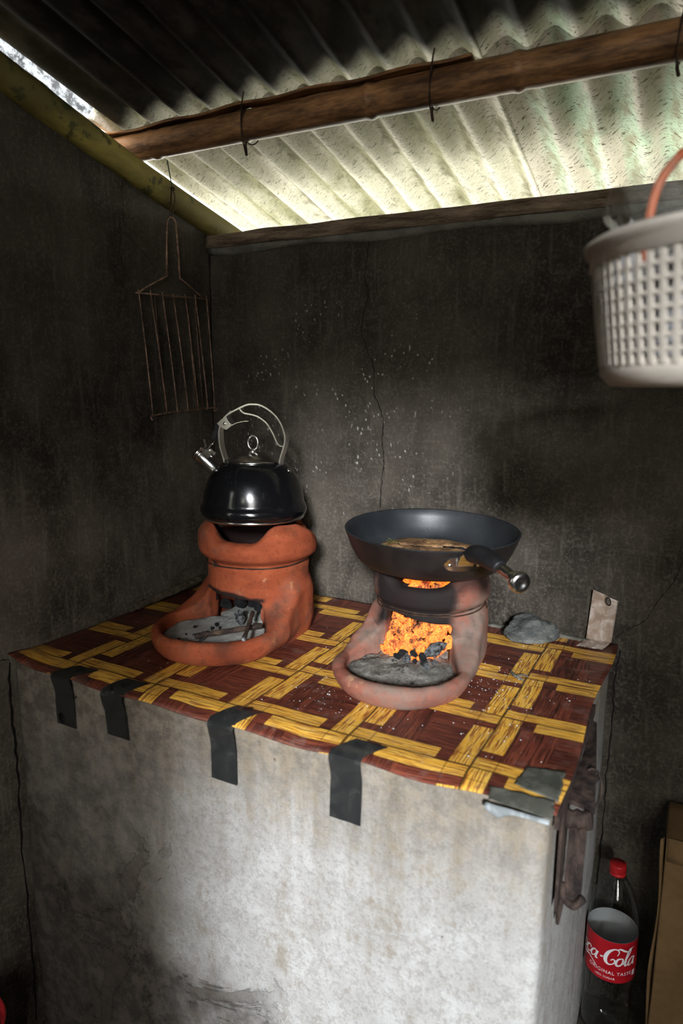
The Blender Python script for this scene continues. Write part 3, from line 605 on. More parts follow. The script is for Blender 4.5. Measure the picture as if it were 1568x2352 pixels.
ash_bed(M2, 0.150, 0.113, 0.057, 0.023, 0.006, 7.0, ASH2, 'coarse mottled ash lying in the tray of the burning stove')
def lump(seed, sub=2, flat=0.7, amp=0.35, fr=1.6):
    bm = bmesh.new(); bmesh.ops.create_icosphere(bm, subdivisions=sub, radius=1.0)
    for q in bm.verts:
        d = 1 + amp * mnoise.noise(q.co * fr + Vector((seed * 3.1, seed, 0))) + 0.5 * amp * (abs(mnoise.noise(q.co * fr * 2.4 + Vector((seed, 9, 0)))) - 0.3)
        q.co = Vector((q.co.x * d, q.co.y * d * 0.8, q.co.z * d * flat))
    bm.verts.index_update(); r = ([tuple(q.co) for q in bm.verts], [[q.index for q in p.verts] for p in bm.faces]); bm.free(); return r
def m_ember():
    s = Sh('glowing_charcoal', 0.95, spec=0.1); rd = s.rand(); n = s.noise(1.5, 4, 0.65); f = s.noise(4.5, 4, 0.7)
    glow = s.step(n * 0.7 + f * 0.3 + rd * 0.42, 0.42, 0.74); dark = s.step(s.noise(1, 5, 0.75, p=s.scale((0.8, 2.4, 2.4))), 0.585, 0.63)
    s.col(s.mix(glow, (0.055, 0.05, 0.05), (0.30, 0.16, 0.10)))
    e = s.mix(s.step(n * 0.6 + f * 0.7, 0.52, 0.80), (1.0, 0.075, 0.005), (1.0, 0.34, 0.03))
    s.put(s.b.inputs['Emission Color'], e); s.put(s.b.inputs['Emission Strength'], glow * dark.inv() * (0.55 + f * 2.0)); s.bump(f + n, 0.8, 0.05); return s.mat
EMBER = m_ember()
COAL = m_simple('charcoal', (0.008, 0.008, 0.009), (0.05, 0.05, 0.052), 2.2, 0.7, 0.8, dist=0.08)
COALW = m_simple('ash_coated_charcoal', (0.015, 0.015, 0.017), (0.36, 0.37, 0.37), 2.4, 0.7, 0.8, dist=0.08, lo=0.40, hi=0.60)
ember_me = [mesh('ember', *xf(lump(i, 2, 0.42, 0.55, 1.3), Matrix.Diagonal((1.35, 1.0, 1.0, 1.0))), EMBER, smooth=False) for i in range(6)]
coal_me = [mesh('charcoal', *lump(i + 20, 2, 0.75, 0.5, 1.6), COAL, smooth=False) for i in range(3)]
coalw_me = [mesh('charcoal', *lump(i + 30, 2, 0.75, 0.5, 1.6), COALW, smooth=False) for i in range(3)]
def place(me, name, M, p, sc, label, cat, group, rs):
    o = bpy.data.objects.new(name, me); COL.objects.link(o); o.location = (M @ Vector(p)); o.scale = (sc * rs.uniform(0.8, 1.25), sc * rs.uniform(0.7, 1.1), sc * rs.uniform(0.8, 1.1)); o.rotation_euler = (rs.uniform(0, 6), rs.uniform(0, 6), rs.uniform(0, 6))
    return tag(o, label, cat, group)
rs = random.Random(5)
n_e = 0
for lay in range(8):                                             # heap packed in the fire mouth, leaning back
    z = 0.028 + lay * 0.0098
    for j in range(9):
        x = -0.050 + j * 0.0125 + rs.uniform(-0.004, 0.004) + (0.005 if lay % 2 else 0); y = -0.098 + lay * 0.0070 + rs.uniform(-0.006, 0.006)
        if lay < 2 and j > 6: continue
        place(ember_me[n_e % 6], 'ember', M2, (x, y, z + rs.uniform(-0.003, 0.003)), rs.uniform(0.0088, 0.0120), 'glowing orange charcoal piece heaped in the mouth of the burning stove', 'charcoal', 'embers in the fire mouth', rs); n_e += 1
for j in range(14):                                              # red embers at the top of the bowl, seen under the pan
    a = rs.uniform(0, 6.28); q = 0.052 * math.sqrt(rs.random())
    place(ember_me[j % 6], 'ember', M2, (q * math.cos(a) * 0.95, q * math.sin(a) - 0.004, 0.128 + rs.uniform(0, 0.008)), rs.uniform(0.011, 0.015), 'red ember at the top of the bowl just under the frying pan', 'charcoal', 'embers under the frying pan', rs)
for j in range(26):
    a = rs.uniform(0, 6.28); q = 0.056 * math.sqrt(rs.random())
    place(coal_me[j % 3] if j % 2 else ember_me[j % 6], 'ember', M2, (q * math.cos(a), abs(q * math.sin(a)) * 0.9 - 0.03, 0.045 + j * 0.0028), rs.uniform(0.012, 0.016), 'charcoal piece deep inside the bowl of the burning stove', 'charcoal', 'charcoal inside the burning stove', rs)
place(coalw_me[0], 'charcoal', M2, (0.040, -0.102, 0.050), 0.0165, 'large ash-white charcoal chunk at one side of the fire mouth', 'charcoal', None, rs)
for j, p in enumerate([(-0.02, -0.118, 0.033), (-0.002, -0.122, 0.033), (0.014, -0.126, 0.033), (0.030, -0.128, 0.033), (0.046, -0.122, 0.035), (-0.012, -0.112, 0.038), (0.024, -0.118, 0.039), (0.036, -0.134, 0.031), (0.008, -0.115, 0.041)]):
    place((coalw_me if j % 3 == 1 else coal_me)[j % 3], 'charcoal', M2, p, rs.uniform(0.006, 0.009), 'small black charcoal crumb spilling out in front of the fire', 'charcoal', 'charcoal crumbs before the fire', rs)
place(coalw_me[1], 'charcoal', M1, (0.026, -0.098, 0.050), 0.0125, 'silvery ash-coated charcoal lump in the mouth of the terracotta stove', 'charcoal', None, rs)
place(coalw_me[2], 'charcoal', M1, (0.004, -0.180, 0.036), 0.0095, 'grey charcoal crumb beside the burnt end of the stick', 'charcoal', None, rs)
for j, p in enumerate([(-0.045, -0.05, 0.052), (-0.02, -0.035, 0.055), (0.005, -0.03, 0.056), (0.03, -0.036, 0.055), (-0.035, -0.02, 0.06), (0.0, -0.005, 0.062), (0.03, -0.01, 0.06)]):
    place(coal_me[j % 3], 'charcoal', M1, p, rs.uniform(0.011, 0.016), 'black charcoal lump behind the mouth of the terracotta stove', 'charcoal', 'charcoal inside the terracotta stove', rs)
for j, (x, y) in enumerate([(-0.030, -0.205), (-0.038, -0.176), (-0.008, -0.140), (-0.003, -0.146), (-0.012, -0.121), (0.004, -0.132), (-0.04, -0.15), (0.055, -0.195), (0.066, -0.186), (0.045, -0.205)]):
    place(coal_me[j % 3], 'charcoal', M1, (x, y, 0.036 if y > -0.17 else 0.030), rs.uniform(0.0025, 0.005), 'tiny black charcoal splinter lying on the pale ash', 'charcoal', 'splinters on the ash', rs)
STICK = m_simple('charred_twig', (0.012, 0.009, 0.008), (0.12, 0.075, 0.05), 30, 0.85, 0.6, stretch=(1, 1, 1))
def stick(a, b, r, label, bend=0.0):
    P = [np.array(M1 @ Vector(p)) for p in (a, b)]; t = np.linspace(0, 1, 14)[:, None]; L = P[0] * (1 - t) + P[1] * t; L[:, 2] += bend * np.sin(np.pi * t[:, 0])
    st = empty('burnt_stick', tuple(P[0]), label, 'stick', 'burnt sticks in the terracotta stove')
    obj('stick', tube(L, [r * (1 + 0.15 * math.sin(i * 1.7)) for i in range(14)], 8), STICK, st)
    d = (P[1] - P[0]) / np.linalg.norm(P[1] - P[0]); obj('pale_end', tube([P[0] - d * 0.0012, P[0] + d * 0.004], [r * 0.95, r * 1.06], 10), COALW, st, label='ash-pale burnt end')
stick((0.000, -0.201, 0.040), (0.088, -0.115, 0.050), 0.0052, 'longer charred stick lying across the ash of the terracotta stove')
stick((0.1135, -0.204, 0.058), (0.048, -0.088, 0.060), 0.0040, 'shorter charred stick poking over the rim of the terracotta stove')

# ------------------------------------------------------------------ kettle
STEEL = Sh('stainless_steel', 0.22, 1.0); STEEL.col(STEEL.mix(STEEL.step(STEEL.noise(40, 4), 0.4, 0.7), (0.74, 0.71, 0.68), (0.86, 0.84, 0.81))); STEEL = STEEL.mat
def m_enamel():
    s = Sh('black_enamel', 0.22, spec=0.6); n = s.noise(300, 2, 0.5); d = s.voro(230)
    c = s.mix((d < 0.10) * s.step(s.noise(20, 3), 0.5, 0.6), (0.0045, 0.0045, 0.0052), (0.12, 0.12, 0.12)); s.col(c); s.rough(s.mix(s.step(s.noise(14, 5), 0.4, 0.7), (0.10,) * 3, (0.20,) * 3)); return s.mat
ENAM = m_enamel(); RUBBER = m_simple('black_plastic', (0.008, 0.008, 0.009), (0.018, 0.018, 0.019), 40, 0.45, 0.1)
K = (0.286, -0.247, 1.000); KY = math.radians(9.87)
MK = Matrix.Translation(K) @ Matrix.Rotation(KY, 4, 'Z')
kt = empty('kettle', K, 'black enamel whistling kettle with steel handle on the terracotta stove', 'kettle')
ko = lambda name, vf, mat, par=None, **k: obj(name, xf(vf, MK), mat, par or kt, **k)
body = [(0.0, 0.002), (0.08, 0.002), (0.094, 0.001), (0.0985, 0.003), (0.1025, 0.008), (0.1045, 0.014), (0.1042, 0.021), (0.1015, 0.026), (0.0992, 0.029), (0.0988, 0.034), (0.0975, 0.044), (0.0945, 0.056), (0.0905, 0.068), (0.0855, 0.079), (0.0785, 0.090), (0.070, 0.0985), (0.060, 0.1045), (0.052, 0.1075), (0.0, 0.108)]
ko('kettle_body', lathe(body, 72), ENAM)
ko('base_ring', lathe([(0.086, -0.0012), (0.0975, -0.0016), (0.0995, 0.001), (0.099, 0.0038), (0.094, 0.0035), (0.086, 0.0025), (0.086, -0.0012)], 72), STEEL)
lid = ko('lid', lathe([(0.0505, 0.1065), (0.0525, 0.1085), (0.0515, 0.1105), (0.048, 0.1125), (0.038, 0.1185), (0.026, 0.1235), (0.013, 0.1262), (0.0, 0.127)], 60), STEEL)
ko('lid_knob', join(tube([(0.0 + 0.0105 * math.sin(t), 0.0, 0.1445 + 0.0135 * math.cos(t)) for t in np.linspace(0, 2 * math.pi, 32, endpoint=False)], 0.0023, 10, closed=True), lathe([(0.0, 0.126), (0.007, 0.126), (0.0075, 0.1285), (0.004, 0.1315), (0.0, 0.132)], 20)), STEEL, lid)
hpath = cr([(-0.0655, 0.0, 0.0965), (-0.0615, 0, 0.1013), (-0.0588, 0, 0.1074), (-0.0622, 0, 0.1191), (-0.0672, 0, 0.1366), (-0.0689, 0, 0.158), (-0.0663, 0, 0.1736), (-0.0595, 0, 0.1874), (-0.0485, 0, 0.1982), (-0.0248, 0, 0.2101), (-0.0078, 0, 0.217), (0.0048, 0, 0.2182), (0.0194, 0, 0.2169), (0.0359, 0, 0.2093), (0.0522, 0, 0.1964), (0.0633, 0, 0.1807), (0.0694, 0, 0.1639), (0.0703, 0, 0.1507), (0.0672, 0, 0.1373), (0.0609, 0, 0.1179), (0.0590, 0, 0.1063), (0.0625, 0, 0.0995), (0.072, 0, 0.0930)], 4)
hd = ko('handle', band(hpath, (0, 1, 0), 0.018, 0.0030), STEEL, crease=40)
ipath = cr([(-0.0237, 0, 0.2095), (-0.0196, 0, 0.2045), (-0.0133, 0, 0.2008), (0.0003, 0, 0.1988), (0.0128, 0, 0.1956), (0.0232, 0, 0.1901), (0.0335, 0, 0.1819), (0.0406, 0, 0.1716), (0.0467, 0, 0.1613), (0.0518, 0, 0.1501), (0.0559, 0, 0.1435), (0.061, 0, 0.1405), (0.0672, 0, 0.1399)], 4)
ko('grip_band', band(ipath, (0, 1, 0), 0.016, 0.0026), STEEL, hd, crease=40)
for x, z in ((-0.069, 0.0975), (0.0745, 0.0925)): ko('rivet', xf(lathe([(0.0, 0.0), (0.005, 0.0), (0.0048, 0.002), (0.003, 0.0036), (0.0, 0.0042)], 16), Matrix.Translation((x, 0, z)) @ Matrix.Rotation(math.radians(-40 if x < 0 else 40), 4, 'Y')), STEEL, hd)
# spout, axis pointing out and up
S0, S1 = Vector((-0.073, 0, 0.080)), Vector((-0.1175, 0, 0.1175)); d = (S1 - S0).normalized(); q = Vector((0, 0, 1)).rotation_difference(d).to_matrix().to_4x4(); MS = Matrix.Translation(S0) @ q; ls = (S1 - S0).length
sp = ko('spout', xf(lathe([(0.0152, 0), (0.0145, 0.01), (0.014, ls - 0.008), (0.0162, ls - 0.006), (0.0166, ls - 0.003), (0.0150, ls - 0.002), (0.0150, ls)], 32, cap1=True), MS), STEEL)
ko('spout_cap', xf(lathe([(0.0148, ls - 0.001), (0.0172, ls), (0.0175, ls + 0.003), (0.0150, ls + 0.0055), (0.0, ls + 0.0065)], 32), MS), STEEL, sp)
ko('cap_tongue', band(cr([(-0.1135, 0, 0.1225), (-0.1065, 0, 0.128), (-0.1035, 0, 0.135), (-0.1055, 0, 0.142), (-0.1065, 0, 0.1475)], 5), (0, 1, 0), [0.010] * 10 + [0.008] * 11, 0.001), STEEL, sp, crease=40)
ko('hinge_plate', join(band([(-0.101, -0.010, 0.126), (-0.094, -0.010, 0.1205), (-0.088, -0.010, 0.1165)], (-0.55, 0, -0.65), 0.011, 0.0012), band([(-0.101, 0.008, 0.126), (-0.094, 0.008, 0.1205), (-0.088, 0.008, 0.1165)], (-0.55, 0, -0.65), 0.011, 0.0012), xf(lathe([(0, 0), (0.0026, 0), (0.0022, 0.0012), (0, 0.0016)], 12), Matrix.Translation((-0.0925, -0.0105, 0.1195)) @ Matrix.Rotation(math.radians(90), 4, 'X'))), STEEL, sp, crease=40)
ko('link_rod', join(band([(-0.0965, 0, 0.1285), (-0.091, 0, 0.134), (-0.0865, 0, 0.1395)], (0, 1, 0), 0.012, 0.003), tube([(-0.088, 0, 0.138), (-0.0795, 0, 0.1505)], 0.0026, 8)), STEEL, sp, crease=40)
lv = ko('lever_arm', band([(-0.0835, 0, 0.148), (-0.078, 0, 0.162), (-0.0705, 0, 0.1795)], (0, 1, 0), 0.013, 0.0085), RUBBER, crease=30)
# trigger: saddle plate clasping the handle band, thumb tongue reaching inwards
def tplate(y):
    P = [(-0.0705, 0.1800), (-0.0600, 0.1890), (-0.0500, 0.1945), (-0.0478, 0.1880), (-0.0420, 0.1815), (-0.0372, 0.1782), (-0.0514, 0.1682), (-0.0640, 0.1745)]
    V = [(a, y, b) for a, b in P] + [(a, y + 0.001, b) for a, b in P]; n = len(P)
    return V, [tuple(range(n)), tuple(range(2 * n - 1, n - 1, -1))] + [(k, (k + 1) % n, (k + 1) % n + n, k + n) for k in range(n)]
trg = ko('trigger', join(tplate(-0.0125), tplate(0.0115), band(cr([(-0.0500, 0, 0.1945), (-0.0490, 0, 0.2000), (-0.0442, 0, 0.2058)], 5), (0, 1, 0), 0.010, 0.001), band([(-0.0372, 0, 0.1782), (-0.0514, 0, 0.1682)], (0, 1, 0), 0.025, 0.001)), STEEL, smooth=False)
ko('thumb_tongue', band(cr([(-0.0395, 0, 0.1772), (-0.031, 0, 0.1815), (-0.018, 0, 0.1848), (-0.0043, 0, 0.1863)], 5), (0, 1, 0), 0.020, 0.001), STEEL, trg, crease=40)
ko('trigger_rivet', xf(lathe([(0, 0), (0.0034, 0), (0.003, 0.0014), (0, 0.002)], 14), Matrix.Translation((-0.0540, -0.0125, 0.1805)) @ Matrix.Rotation(math.radians(90), 4, 'X')), STEEL, trg)

# ------------------------------------------------------------------ frying pan
def m_pan():
    s = Sh('nonstick_black', 0.38, spec=0.5); x, y, z = s.xyz(); d = s.voro(170); d2 = s.voro(420)
    c = s.mix(s.step(s.noise(9, 5), 0.4, 0.7), (0.010, 0.012, 0.014), (0.022, 0.024, 0.026)); c = s.mix(((d < 0.06) | (d2 < 0.09)) * s.step(s.noise(16, 3), 0.42, 0.62), c, (0.45, 0.50, 0.55))
    s.col(c); s.rough(s.mix(s.noise(30, 4), (0.34,) * 3, (0.5,) * 3)); return s.mat
PANM = m_pan(); BURNT = m_simple('burnt_underside', (0.004, 0.0035, 0.0035), (0.016, 0.012, 0.011), 14, 0.5, 0.2, spec=0.4)
MP = Matrix.Translation((0.648, -0.222, 0.9475)) @ Matrix.Rotation(math.radians(2.4), 4, Vector((1.0, 0.30, 0))) @ Matrix.Rotation(math.radians(1.0), 4, 'Y')
pn = empty('frying_pan', (0.648, -0.222, 0.9475), 'round black nonstick frying pan on the burning stove', 'pan')
po = lambda name, vf, mat, par=None, **k: obj(name, xf(vf, MP), mat, par or pn, **k)
po('pan_bowl', lathe([(0, 0.0035), (0.110, 0.0035), (0.120, 0.0060), (0.129, 0.014), (0.1385, 0.030), (0.146, 0.048), (0.1505, 0.0605), (0.1525, 0.0622), (0.154, 0.0605)], 96), PANM)
po('pan_underside', lathe([(0.154, 0.0605), (0.149, 0.047), (0.1418, 0.029), (0.1325, 0.0115), (0.1225, 0.0025), (0.112, 0.0), (0, 0.0)], 96), BURNT)
hdir = camang((0.648, -0.222), 21); H0 = Vector((math.cos(hdir), math.sin(hdir), 0)); Hs = Vector((-H0.y, H0.x, 0)); Zv = Vector((0, 0, 1))
Mh = Matrix((H0, Hs, Zv)).transposed().to_4x4(); Mh = Matrix.Translation((0.648, -0.222, 0.9475)) @ Mh   # x out along the handle, y to its side
hob = lambda name, vf, mat, par=None, **k: obj(name, xf(vf, Mh), mat, par or pn, **k)
br = hob('handle_bracket', join(slab(16, 5, lambda u, v: (math.sqrt(0.1468 ** 2 - ((u - 0.5) * 0.068) ** 2) - 0.0005 + v * 0.006, (u - 0.5) * 0.068, 0.032 + (v - 0.5) * 0.024 * math.sqrt(max(0.05, 1 - abs(2 * u - 1) ** 3.5))), (0.002, 0, 0)),
    band(cr([(0.1475, 0, 0.028), (0.156, 0, 0.036), (0.163, 0, 0.047), (0.173, 0, 0.054), (0.186, 0, 0.058)], 5), (0, 1, 0), [0.030, 0.029, 0.028, 0.027, 0.026] * 4 + [0.024], 0.003)), STEEL, crease=40)
for sy in (-1, 1): hob('rivet', xf(lathe([(0.0, 0.0), (0.0050, 0.0), (0.0047, 0.002), (0.0028, 0.0040), (0, 0.0044)], 16), Matrix.Translation((0.1455, sy * 0.0235, 0.031)) @ Matrix.Rotation(math.radians(80), 4, 'Y')), STEEL, br)
hp = cr([(0.172, 0, 0.0525), (0.195, 0, 0.0585), (0.225, 0, 0.0610), (0.255, 0, 0.0600), (0.272, 0, 0.0575)], 6)
v, f = tube(hp, [0.0115, 0.0135, 0.0150, 0.0158, 0.0160, 0.0160, 0.0160, 0.0160, 0.0160, 0.0160, 0.0158, 0.0156, 0.0153, 0.0150, 0.0147, 0.0143, 0.0140, 0.0135, 0.0130, 0.0126, 0.0122, 0.0118, 0.0112, 0.0105, 0.0095], 16); v = np.array(v); v[:, 2] = 0.058 + (v[:, 2] - 0.058) * 0.9
grip = hob('handle_grip', (v, f), RUBBER)
hob('handle_neck', tube([(0.268, 0, 0.0575), (0.285, 0, 0.0565), (0.308, 0, 0.0545), (0.322, 0, 0.0530)], [0.0085, 0.0080, 0.0080, 0.0095], 16), STEEL, grip)
v, f = lathe([(0, -0.007), (0.0098, -0.007), (0.0138, -0.004), (0.0150, 0.0), (0.0144, 0.004), (0.0118, 0.0064), (0.0066, 0.0070), (0.0050, 0.0056), (0, 0.0054)], 28)
hob('handle_end', xf((v, f), Matrix.Translation((0.327, 0, 0.0525)) @ Matrix.Rotation(math.radians(96), 4, 'Y')), STEEL, grip)
# fried food
FOOD = m_simple('fried_brown_crust', (0.060, 0.028, 0.011), (0.36, 0.20, 0.085), 34, 0.55, 0.9, spec=0.5, dist=0.004)
fd = empty('fried_food', (0.640, -0.228, 0.953), 'flat brown fried food with dark slits lying in the frying pan', 'food')
def foodz(x, y):
    r = math.hypot(x / 0.108, y / 0.090); e = max(0, 1 - r ** 4) ** 0.5
    z = 0.0042 + 0.024 * e + 0.003 * mnoise.noise(Vector((x * 40, y * 40, 2))) * e + 0.0015 * mnoise.noise(Vector((x * 120, y * 120, 2))) * e
    for cx, cy, a, b in ((0.018, 0.004, 0.048, 0.0055), (-0.045, 0.010, 0.014, 0.004), (-0.066, -0.012, 0.012, 0.005)):
        z -= 0.012 * math.exp(-(((x - cx) / a) ** 4 + ((y - cy - 0.004 * math.sin(x * 60)) / b) ** 2))
    return max(z, 0.0043)
V, F = [], []; nr, nt = 34, 84
for i in range(nr + 1):
    for k in range(nt):
        t = 2 * math.pi * k / nt; w_ = 1 + 0.06 * math.sin(3 * t + 1) + 0.03 * math.sin(7 * t); x, y = 0.104 * w_ * math.cos(t) * i / nr, 0.088 * w_ * math.sin(t) * i / nr
        V.append((x, y, foodz(x / w_, y / w_) if i < nr else 0.004))
F = [(i * nt + k, i * nt + nt + k, i * nt + nt + (k + 1) % nt, i * nt + (k + 1) % nt) for i in range(nr) for k in range(nt)]
MF = MP @ Matrix.Rotation(camang((0.648, -0.222), 90), 4, 'Z')
obj('food_crust', xf((V, F), MF), FOOD, fd)
SLIT = m_simple('charred_slit', (0.004, 0.004, 0.005), (0.02, 0.02, 0.022), 60, 0.3, 0.5, spec=0.6)
for cx, cy, a, b in ((0.018, 0.004, 0.052, 0.0058), (-0.045, 0.010, 0.015, 0.004), (-0.066, -0.012, 0.012, 0.005)):
    obj('dark_slit', xf(slab(26, 5, lambda u, v: (cx + (2 * u - 1) * a, cy + 0.004 * math.sin((cx + (2 * u - 1) * a) * 60) + (2 * v - 1) * b * math.sqrt(max(0.02, 1 - (2 * u - 1) ** 4)), foodz(cx + (2 * u - 1) * a, cy + 0.004 * math.sin((cx + (2 * u - 1) * a) * 60) + (2 * v - 1) * b * 0.9) + 0.0010 + 0.0008 * mnoise.noise(Vector((u * 20, v * 6, 0)))), (0, 0, -0.001)), MF), SLIT, fd)
HERB = m_simple('fried_herb', (0.05, 0.06, 0.012), (0.20, 0.19, 0.05), 60, 0.6, 0.4)
for j, (x, y) in enumerate([(-0.075, 0.012), (-0.070, 0.020), (-0.060, 0.016), (-0.080, 0.004)]):
    o = obj('herb_bit', xf(slab(6, 3, lambda u, v: (x + (u - 0.5) * 0.016, y + (v - 0.5) * 0.005 * (1 - (2 * u - 1) ** 2 * 0.9), foodz(x, y) + 0.004 + 0.003 * math.sin(u * 5 + j)), (0, 0, -0.0006)), MF), HERB, fd)

# ------------------------------------------------------------------ small things on the counter
STONE = m_simple('grey_schist', (0.045, 0.050, 0.048), (0.20, 0.205, 0.185), 14, 0.85, 1.0, stretch=(1, 1, 3), dist=0.006)
def stone_fn(x, y, z):
    p = np.sqrt((x / 0.060) ** 2 + (y / 0.040) ** 2 + ((z - 0.020) / 0.030) ** 2) - 1; d = p * 0.032
    for nx, ny, nz, o in ((0.75, -0.45, 0.5, 0.041), (-0.55, -0.5, 0.65, 0.041), (0.1, -0.85, 0.25, 0.033), (0.30, 0.2, 0.93, 0.043), (-0.3, -0.1, 0.95, 0.041), (0.9, -0.2, -0.2, 0.052), (-0.85, 0.2, 0.4, 0.049), (-0.5, -0.75, -0.3, 0.036)):
        n = math.sqrt(nx * nx + ny * ny + nz * nz); d = smax(d, (nx * x + ny * y + nz * z) / n - o, 0.004)
    d = smax(d, -z, 0.003)
    return d + 0.0018 * fnoise(x, y, z, 120, 5) + 0.0009 * fnoise(x, y, z, 330, 6)
v, f = surfnet(stone_fn, (-0.075, -0.055, -0.01), (0.075, 0.055, 0.065), 0.0022)
obj('stone', xf((v, f), Matrix.Translation((0.796, -0.052, CT + 0.003)) @ Matrix.Rotation(math.radians(14), 4, 'Z')), STONE, label='rough grey stone lying at the back of the counter by the wall', cat='stone')
# ribbed steel bar along the left wall
REBAR = m_simple('rusty_rebar', (0.035, 0.028, 0.020), (0.20, 0.165, 0.11), 70, 0.7, 0.5, metal=0.3)
rb = empty('steel_bar', (0.012, -0.19, CT + 0.012), 'ribbed steel reinforcing bar lying along the foot of the wall', 'bar')
ra, rz_ = np.array((0.014, -0.317, CT + 0.013)), np.array((0.012, -0.045, CT + 0.024))
obj('bar_core', tube([ra * (1 - t) + rz_ * t for t in np.linspace(0, 1, 30)], 0.0062, 10), REBAR, rb)
def rib(t):
    c_ = ra * (1 - t) + rz_ * t; ax_ = (rz_ - ra) / np.linalg.norm(rz_ - ra); u_ = np.cross(ax_, (0, 0, 1)); u_ /= np.linalg.norm(u_); w_ = np.cross(ax_, u_)
    return tube([c_ + 0.0066 * (math.cos(a) * u_ + math.sin(a) * w_) + ax_ * 0.0022 * math.sin(a) for a in np.linspace(0, 2 * math.pi, 12, endpoint=False)], 0.0014, 4, closed=True)
for t in np.linspace(0.015, 0.985, 44): obj('rib', rib(t), REBAR, rb)
obj('bamboo_stick', tube(cr([(0.062, -0.152, CT + 0.010), (0.050, -0.10, CT + 0.020), (0.040, -0.045, CT + 0.030)]), [0.0042] * 13, 8), m_simple('split_bamboo', (0.10, 0.075, 0.04), (0.28, 0.23, 0.14), 20, 0.7, 0.4), label='thin pale stick lying beside the ribbed bar in the corner', cat='stick')
obj('wood_block', rough_box(0.075, 0.165, -0.125, -0.075, CT + 0.004, CT + 0.028, 14, 0.004, 30, 0.005, 2), m_simple('charred_wood', (0.015, 0.010, 0.008), (0.10, 0.055, 0.035), 24, 0.9, 0.6, stretch=(1, 5, 5)), label='charred flat piece of wood behind the terracotta stove', cat='wood')
# twig with ash, and ash flecks scattered on the vinyl
TW = m_simple('grey_twig', (0.06, 0.06, 0.055), (0.20, 0.19, 0.17), 60, 0.9, 0.5)
obj('twig', join(tube(cr([(0.803, -0.232, matz(0.8, -0.23) + 0.003), (0.815, -0.250, matz(0.8, -0.25) + 0.0035), (0.832, -0.262, matz(0.83, -0.26) + 0.003)], 5), [0.0016, 0.002, 0.0024, 0.0026, 0.003, 0.0026, 0.0024, 0.002, 0.0018, 0.0016, 0.0012], 6), tube(cr([(0.815, -0.250, matz(0.8, -0.25) + 0.003), (0.828, -0.240, matz(0.83, -0.24) + 0.004), (0.835, -0.243, matz(0.83, -0.24) + 0.003)], 4), 0.0014, 5)), TW, label='small grey twig lying on the vinyl beside the burning stove', cat='twig')
V, F = [], []; rs = random.Random(3)
for _ in range(460):
    w_ = rs.random()
    if w_ < 0.45: x, y = rs.gauss(0.80, 0.045), rs.gauss(-0.30, 0.08)
    elif w_ < 0.7: x, y = rs.gauss(0.60, 0.06), rs.gauss(-0.47, 0.05)
    else: x, y = rs.uniform(0.05, 0.93), rs.uniform(-0.58, -0.03)
    if not (0.02 < x < 0.935 and -0.585 < y < -0.02): continue
    if math.hypot(x - A1[0], y - A1[1]) < 0.105 or math.hypot(x - A2[0], y - A2[1]) < 0.098: continue
    r = 0.0005 + 0.0012 * rs.random() ** 3; z = matz(x, y) + 0.0003; a = rs.uniform(0, 6); n = len(V)
    V += [(x + r * math.cos(a + k * 1.5708), y + r * math.sin(a + k * 1.5708), z) for k in range(4)] + [(x, y, z + r * 0.8)]; F += [(n, n + 1, n + 4), (n + 1, n + 2, n + 4), (n + 2, n + 3, n + 4), (n + 3, n, n + 4)]
obj('ash_flecks', (V, F), m_simple('ash_fleck', (0.35, 0.35, 0.36), (0.62, 0.62, 0.62), 90, 0.9, 0), smooth=False, label='pale ash flecks scattered over the vinyl mat', cat='ash', kind='stuff')

# ------------------------------------------------------------------ wire fish grill hanging on the left wall
GR = m_simple('rusty_grill_wire', (0.09, 0.05, 0.034), (0.42, 0.26, 0.19), 55, 0.6, 0.3, metal=0.5)
gr = empty('wire_grill', (0.02, -0.15, 1.195), 'rusty wire grill rack hanging by its loop handle on the wall', 'grill')
top = [(-0.26, 1.437), (-0.226, 1.44), (-0.19, 1.44), (-0.156, 1.441), (-0.117, 1.445), (-0.083, 1.447), (-0.043, 1.449)]; bot = [(-0.24, 1.194), (-0.196, 1.197), (-0.162, 1.199), (-0.126, 1.2), (-0.091, 1.203), (-0.056, 1.205), (-0.03, 1.2)]
for (ya, za), (yb_, zb_) in zip(top, bot): obj('grill_bar', tube(cr([(0.020, ya, za + 0.003), (0.021, ya, za - 0.004), (0.024, (ya + yb_) / 2 + 0.001, (za + zb_) / 2), (0.026, yb_, zb_ + 0.004), (0.023, yb_, zb_ - 0.004)], 4), 0.0014, 6), GR, gr)
obj('top_rod', tube([(0.020, -0.268, 1.436), (0.020, -0.156, 1.442), (0.020, -0.034, 1.450)], 0.0017, 6), GR, gr)
obj('bottom_rod', tube(cr([(0.030, -0.246, 1.180), (0.026, -0.236, 1.190), (0.025, -0.126, 1.198), (0.025, -0.034, 1.202), (0.028, -0.022, 1.198), (0.028, -0.034, 1.193)], 4), 0.0018, 6), GR, gr)
obj('loop_handle', tube(cr([(0.020, -0.262, 1.437), (0.021, -0.215, 1.462), (0.021, -0.178, 1.480), (0.020, -0.174, 1.487), (0.019, -0.171, 1.54), (0.018, -0.166, 1.590), (0.017, -0.158, 1.602), (0.017, -0.148, 1.603), (0.018, -0.139, 1.592), (0.019, -0.135, 1.54), (0.020, -0.133, 1.487), (0.021, -0.128, 1.480), (0.021, -0.09, 1.464), (0.020, -0.055, 1.449)], 5), 0.0022, 7), GR, gr)
for yo in (-0.205, -0.10, -0.075): obj('back_wire', tube([(0.012, yo, 1.438), (0.010, yo + 0.012, 1.32), (0.012, yo + 0.02, 1.202)], 0.0010, 5), GR, gr)
GREEN = m_simple('green_wire', (0.01, 0.03, 0.022), (0.03, 0.07, 0.05), 60, 0.5, 0.1)
